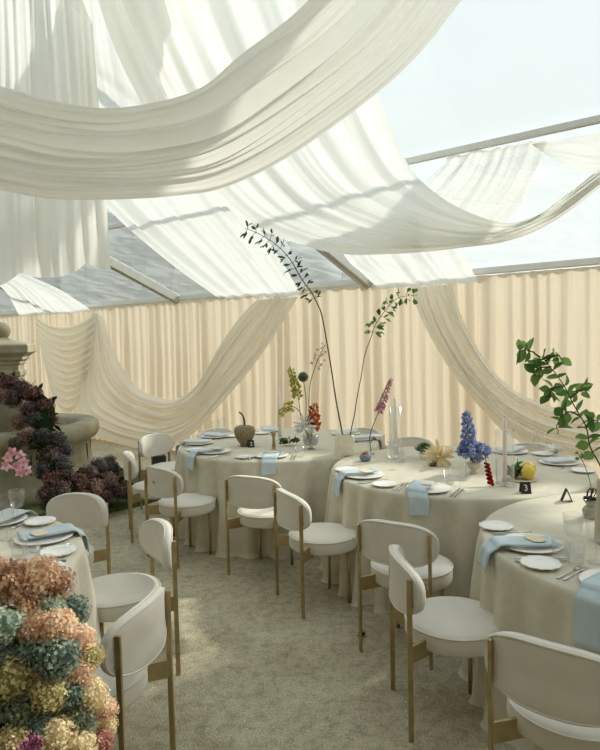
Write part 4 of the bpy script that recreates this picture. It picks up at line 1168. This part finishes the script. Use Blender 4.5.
# blue delphinium in a footed bowl
p = at_z(474, 473, TZ); p.z = TZ
root = empty('footed_bowl', p); tag(root, 'small cream footed bowl under the blue delphiniums', 'bowl')
mb = MB(); mb.lathe([(0, 0), (.03, 0), (.031, .006), (.02, .016), (.022, .024), (.05, .05), (.058, .08), (.053, .08), (.044, .052), (0, .034)], 32); mb.build('body', solid('cream_stoneware', (.72, .68, .55), .6), root)
M_blue = petal('blue_petals', (.17, .22, .44), (.55, .62, .82), (.34, .42, .67))
flower_stem('delphinium', [p + Vector((0, 0, .04)), Y(470, 448, p.y), Y(468, 430, p.y), Y(466, 412, p.y)], 'upright blue delphinium spire in the footed bowl', spike(M_blue, 80, .05, .014, .22, .036, 17))
def cluster(mat, n, rad, sz, seed):
    def b(root, sp):
        rr = random.Random(seed); mb = MB()
        for i in range(n):
            d = Vector((rr.gauss(0, 1), rr.gauss(0, 1), rr.gauss(0, .6))).normalized(); c = sp[-1] + Vector((d.x * rad, d.y * rad, d.z * rad * .6)) * rr.uniform(.4, 1)
            for k in range(4): mb.leaf(c, (d + Vector((rr.uniform(-1, 1), rr.uniform(-1, 1), rr.uniform(-1, 1)))).normalized(), d, sz, sz * .8, rr.random(), .2, .2, .2)
        mb.build('florets', mat, root, tint=True)
    return b
flower_stem('delphinium', [p + Vector((0, 0, .04)), p + Vector((0, -.01, .08)), Y(474, 450, p.y - .02)], 'round mass of blue delphinium florets at the lip of the footed bowl', cluster(M_blue, 130, .10, .034, 18))
# red spiral
a_, b_ = at_z(491, 486, TZ + .006), Y(486, 452, p.y - .28)
a_.z = TZ + .012; b_ = Y(485, 456, a_.y + .12)
root = empty('red_amaranth', a_); tag(root, 'red tasselled amaranth leaning from the delphiniums to the cloth', 'flower')
mb = MB(); rr = random.Random(10); d = b_ - a_
for i in range(90):
    t = i / 89; c = d * t * .72; th = t * 34
    mb.ball(c + Vector((math.cos(th), math.sin(th) * .6, 0)) * .012 + Vector((0, 0, .004)), .0115 * (1 - .3 * t), 7, tint=rr.random())
mb.build('tassel', petal('red_florets', (.26, .012, .015), (.52, .05, .045)), root, tint=True)
mb = MB(); mb.tube([d * .4, d * .75, d * 1.0, Y(477, 448, p.y - .1) - a_], .003, 6); mb.build('stem', M_bark, root)
# hurricane with blush taper
p = at_z(505, 486, TZ); p.z = TZ
candlestick(p, .05, 'low clear candle holder inside the tall glass chimney by the lemons', M_glass)
taper(p + Vector((0, 0, .031)), .40, 'blush pink taper inside the tall glass chimney by the lemons', M_wax_pink, .0145)
chimney(p, .058, .36, 'tall glass chimney around the blush taper')
# lemons on a small board
p = at_z(522, 480, TZ); p.z = TZ
mb = MB(); mb.lathe([(0, 0), (.09, 0), (.095, .008), (.09, .012), (0, .011)], 32, p); tag(mb.build('fruit_dish', solid('straw_dish', (.66, .58, .42), .7)), 'low straw coloured dish under the lemons', 'dish')
M_lemon = solid('lemon_peel', (.80, .58, .10), .5, var=.15, scale=20, bump=.4, bscale=160)
def lemon(c, rz, label, r=.04):
    mb = MB(); mb.lathe([(0, -1.32), (.14, -1.24), (.3, -1.0), (.72, -.62), (.95, -.2), (1, .1), (.9, .5), (.62, .82), (.28, 1.05), (.16, 1.25), (0, 1.3)], 20)
    mb.v = [tuple(v * r for v in q) for q in mb.v]
    o = mb.build('lemon', M_lemon); o.location = c; o.rotation_euler = (R(80), 0, rz); return tag(o, label, 'lemon')
lemon(p + Vector((.022, -.035, .060)), .5, 'yellow lemon in front on the straw dish', .048)
lemon(p + Vector((.055, .045, .062)), 1.9, 'yellow lemon at the back right of the straw dish', .050)
root = empty('artichoke', p + Vector((-.05, .0, .012))); tag(root, 'dark green leafy artichoke beside the lemons', 'vegetable')
mb = MB(); mb.ball((0, 0, .042), .036, 14, sz=1.1, tint=.3); rr = random.Random(12)
for i in range(40):
    t = i * 2.4; z = i / 40; d = Vector((math.cos(t), math.sin(t), .6)); mb.leaf(Vector((math.cos(t) * .034, math.sin(t) * .034, .012 + .055 * z)), d + Vector((0, 0, 1.2)), d, .035, .03, rr.random(), .1, -.2)
mb.build('bracts', M_leaf_olive, root, tint=True)
mb = MB(); mb.leaf(Vector((.01, 0, .075)), Vector((.3, -.1, 1)), Vector((1, -.3, 0)), .07, .03, .2); mb.leaf(Vector((.0, 0, .075)), Vector((.7, -.1, .6)), Vector((0, -.3, 1)), .07, .035, .5); mb.build('leaf', M_leaf, root, tint=True)
# white bow-like bloom
p = at_z(556, 455, TZ); p.z = TZ + .002
root = empty('white_bloom', p); tag(root, 'white star-petalled bloom lying at the far right of table numbered 3', 'flower')
mb = MB(); rr = random.Random(15)
for i in range(13):
    t = 2 * PI * i / 13; mb.leaf(Vector((0, 0, .02)), Vector((math.cos(t), math.sin(t), rr.uniform(.1, .9))), Vector((0, 0, 1)), .11, .035, rr.random(), .15, .15)
mb.ball((0, 0, .022), .018, 10, tint=.2); mb.build('petals', M_silver, root, tint=True)

# ---- footed moss glass on the nearest table
p = at_z(591.5, 518, TZ); p.z = TZ
root = empty('footed_glass', p); tag(root, 'footed glass bowl of dark pebbles holding a thin stem, nearest right table', 'vase')
mb = MB(); mb.lathe([(0, 0), (.030, 0), (.040, .012), (.046, .04), (.036, .058), (.024, .066), (.03, .078), (.044, .10), (.041, .10), (.026, .08), (0, .07)], 32); mb.build('body', solid('sage_glass', (.42, .42, .33), .2, var=.2, spec=.6), root)
mb = MB(); rr = random.Random(16)
for i in range(40): mb.ball((rr.uniform(-.026, .026), rr.uniform(-.026, .026), .094 + rr.uniform(0, .012)), .007, 7)
mb.build('pebbles', M_black, root)
mb = MB()
for k in range(3):
    ox = (-.014, .012, .0)[k]; mb.tube([(ox + .015 * math.cos(t * .7), .012 * math.sin(t * .7) + .01 * (k - 1), .105 + .024 * (1 + math.sin(t * .9))) for t in range(10)], .0028, 6)
mb.build('wire', M_black, root)
flower_stem('thin_stem', [p + Vector((.005, 0, .09)), Y(590, 482, p.y), Y(584, 464, p.y), Y(577, 452, p.y + .01)], 'thin bare green stem curving left out of the footed glass', spike(M_leaf, 5, .01, .01, .8, .02, 30, 'bud', split=True), rad=.002)

# ---- small things on the ground
p = at_z(159, 467, 0)
root = empty('black_box', (p.x, p.y, 0), .4); tag(root, 'small black box on the ground behind the far left chair', 'lamp')
mb = MB(); mb.box((0, 0, .085), (.18, .14, .15)); mb.build('body', M_black, root, smooth=False, bevel=.012)  # plain black box body
mb = MB(); mb.tube([(0, -.02, .16), (0, -.02, .168)], .05, 16); mb.build('lens', M_smoke, root)  # grey disc on top of the box
mb = MB(); mb.box((0, 0, .005), (.22, .05, .01)); mb.build('foot', M_black, root, smooth=False)
p = at_z(362, 637, 0)
mb = MB(); rr = random.Random(18)
for i in range(9): leaf_at(mb, Vector((p.x, p.y, .006)) + Vector((rr.uniform(-.02, .02), rr.uniform(-.02, .02), 0)), Vector((rr.uniform(-1, 1), rr.uniform(-1, 1), .3)), .04, .018, rr)
tag(mb.build('fallen_leaf', M_leaf_dark, tint=True), 'dark fallen leaf sprig on the gravel by the chair at table numbered 3', 'leaf')

# ---- trees beyond the clear foil
mb = MB(); rr = random.Random(33)
for i in range(110):
    s = -70 + 80 * i / 109 + rr.uniform(-.3, .3); c = wall_pt(s, -9 - rr.uniform(0, 3), 0)
    el = .20 - .12 * min(1, max(0, (s + 16) / 6)); h = 1.72 + el * math.hypot(c.x, c.y) + rr.uniform(-.1, .1); c.z = h * .5
    o = len(mb.v); mb.ball(c, 1.0, 16, sx=1.4, sy=1.4, sz=h * .5, tint=rr.random())
    for k in range(o, len(mb.v)):
        v = Vector(mb.v[k]); d = (v - c); mb.v[k] = tuple(c + d * (1 + .12 * wob(v.x * 1.3, v.y * 1.3, v.z * 1.3)))
        if mb.v[k][2] < 0: mb.v[k] = (mb.v[k][0], mb.v[k][1], 0)
tag(mb.build('hedge', petal('hedge_leaves', (.52, .54, .50), (.62, .64, .60)), tint=True), 'grey green hedge line beyond the clear tent roof', 'hedge', kind='stuff')

# ------------------------------------------------------------------ light
sun = bpy.data.lights.new('sun', 'SUN'); sun.energy = 3.5; sun.angle = R(3.5); sun.color = (1, .94, .84)
so = bpy.data.objects.new('sun', sun); COL.objects.link(so)
sd = Vector((.86, .51, .70)).normalized()
so.rotation_euler = sd.to_track_quat('Z', 'Y').to_euler()
w = bpy.data.worlds.new('world'); S.world = w; w.use_nodes = True
nt = w.node_tree; nt.nodes.clear()
out = nt.nodes.new('ShaderNodeOutputWorld'); bg = nt.nodes.new('ShaderNodeBackground')
tcw = nt.nodes.new('ShaderNodeTexCoord'); sx = nt.nodes.new('ShaderNodeSeparateXYZ'); cr = nt.nodes.new('ShaderNodeValToRGB')
nt.links.new(tcw.outputs['Generated'], sx.inputs[0]); nt.links.new(sx.outputs['Z'], cr.inputs[0])
e = cr.color_ramp.elements
e[0].position = 0; e[0].color = (.42, .44, .40, 1)
e[1].position = 1; e[1].color = (.74, .86, .95, 1)
q = e.new(.04); q.color = (.82, .86, .84, 1)
q = e.new(.45); q.color = (.82, .885, .885, 1)
nt.links.new(cr.outputs[0], bg.inputs[0]); bg.inputs[1].default_value = 0.90
nt.links.new(bg.outputs[0], out.inputs[0])
S.cycles.max_bounces = 14; S.cycles.diffuse_bounces = 6; S.cycles.transparent_max_bounces = 24; S.cycles.transmission_bounces = 8
S.view_settings.view_transform = 'Standard'; S.view_settings.look = 'None'
S.view_settings.exposure = 0.42; S.view_settings.gamma = 1.0; S.view_settings.use_curve_mapping = False
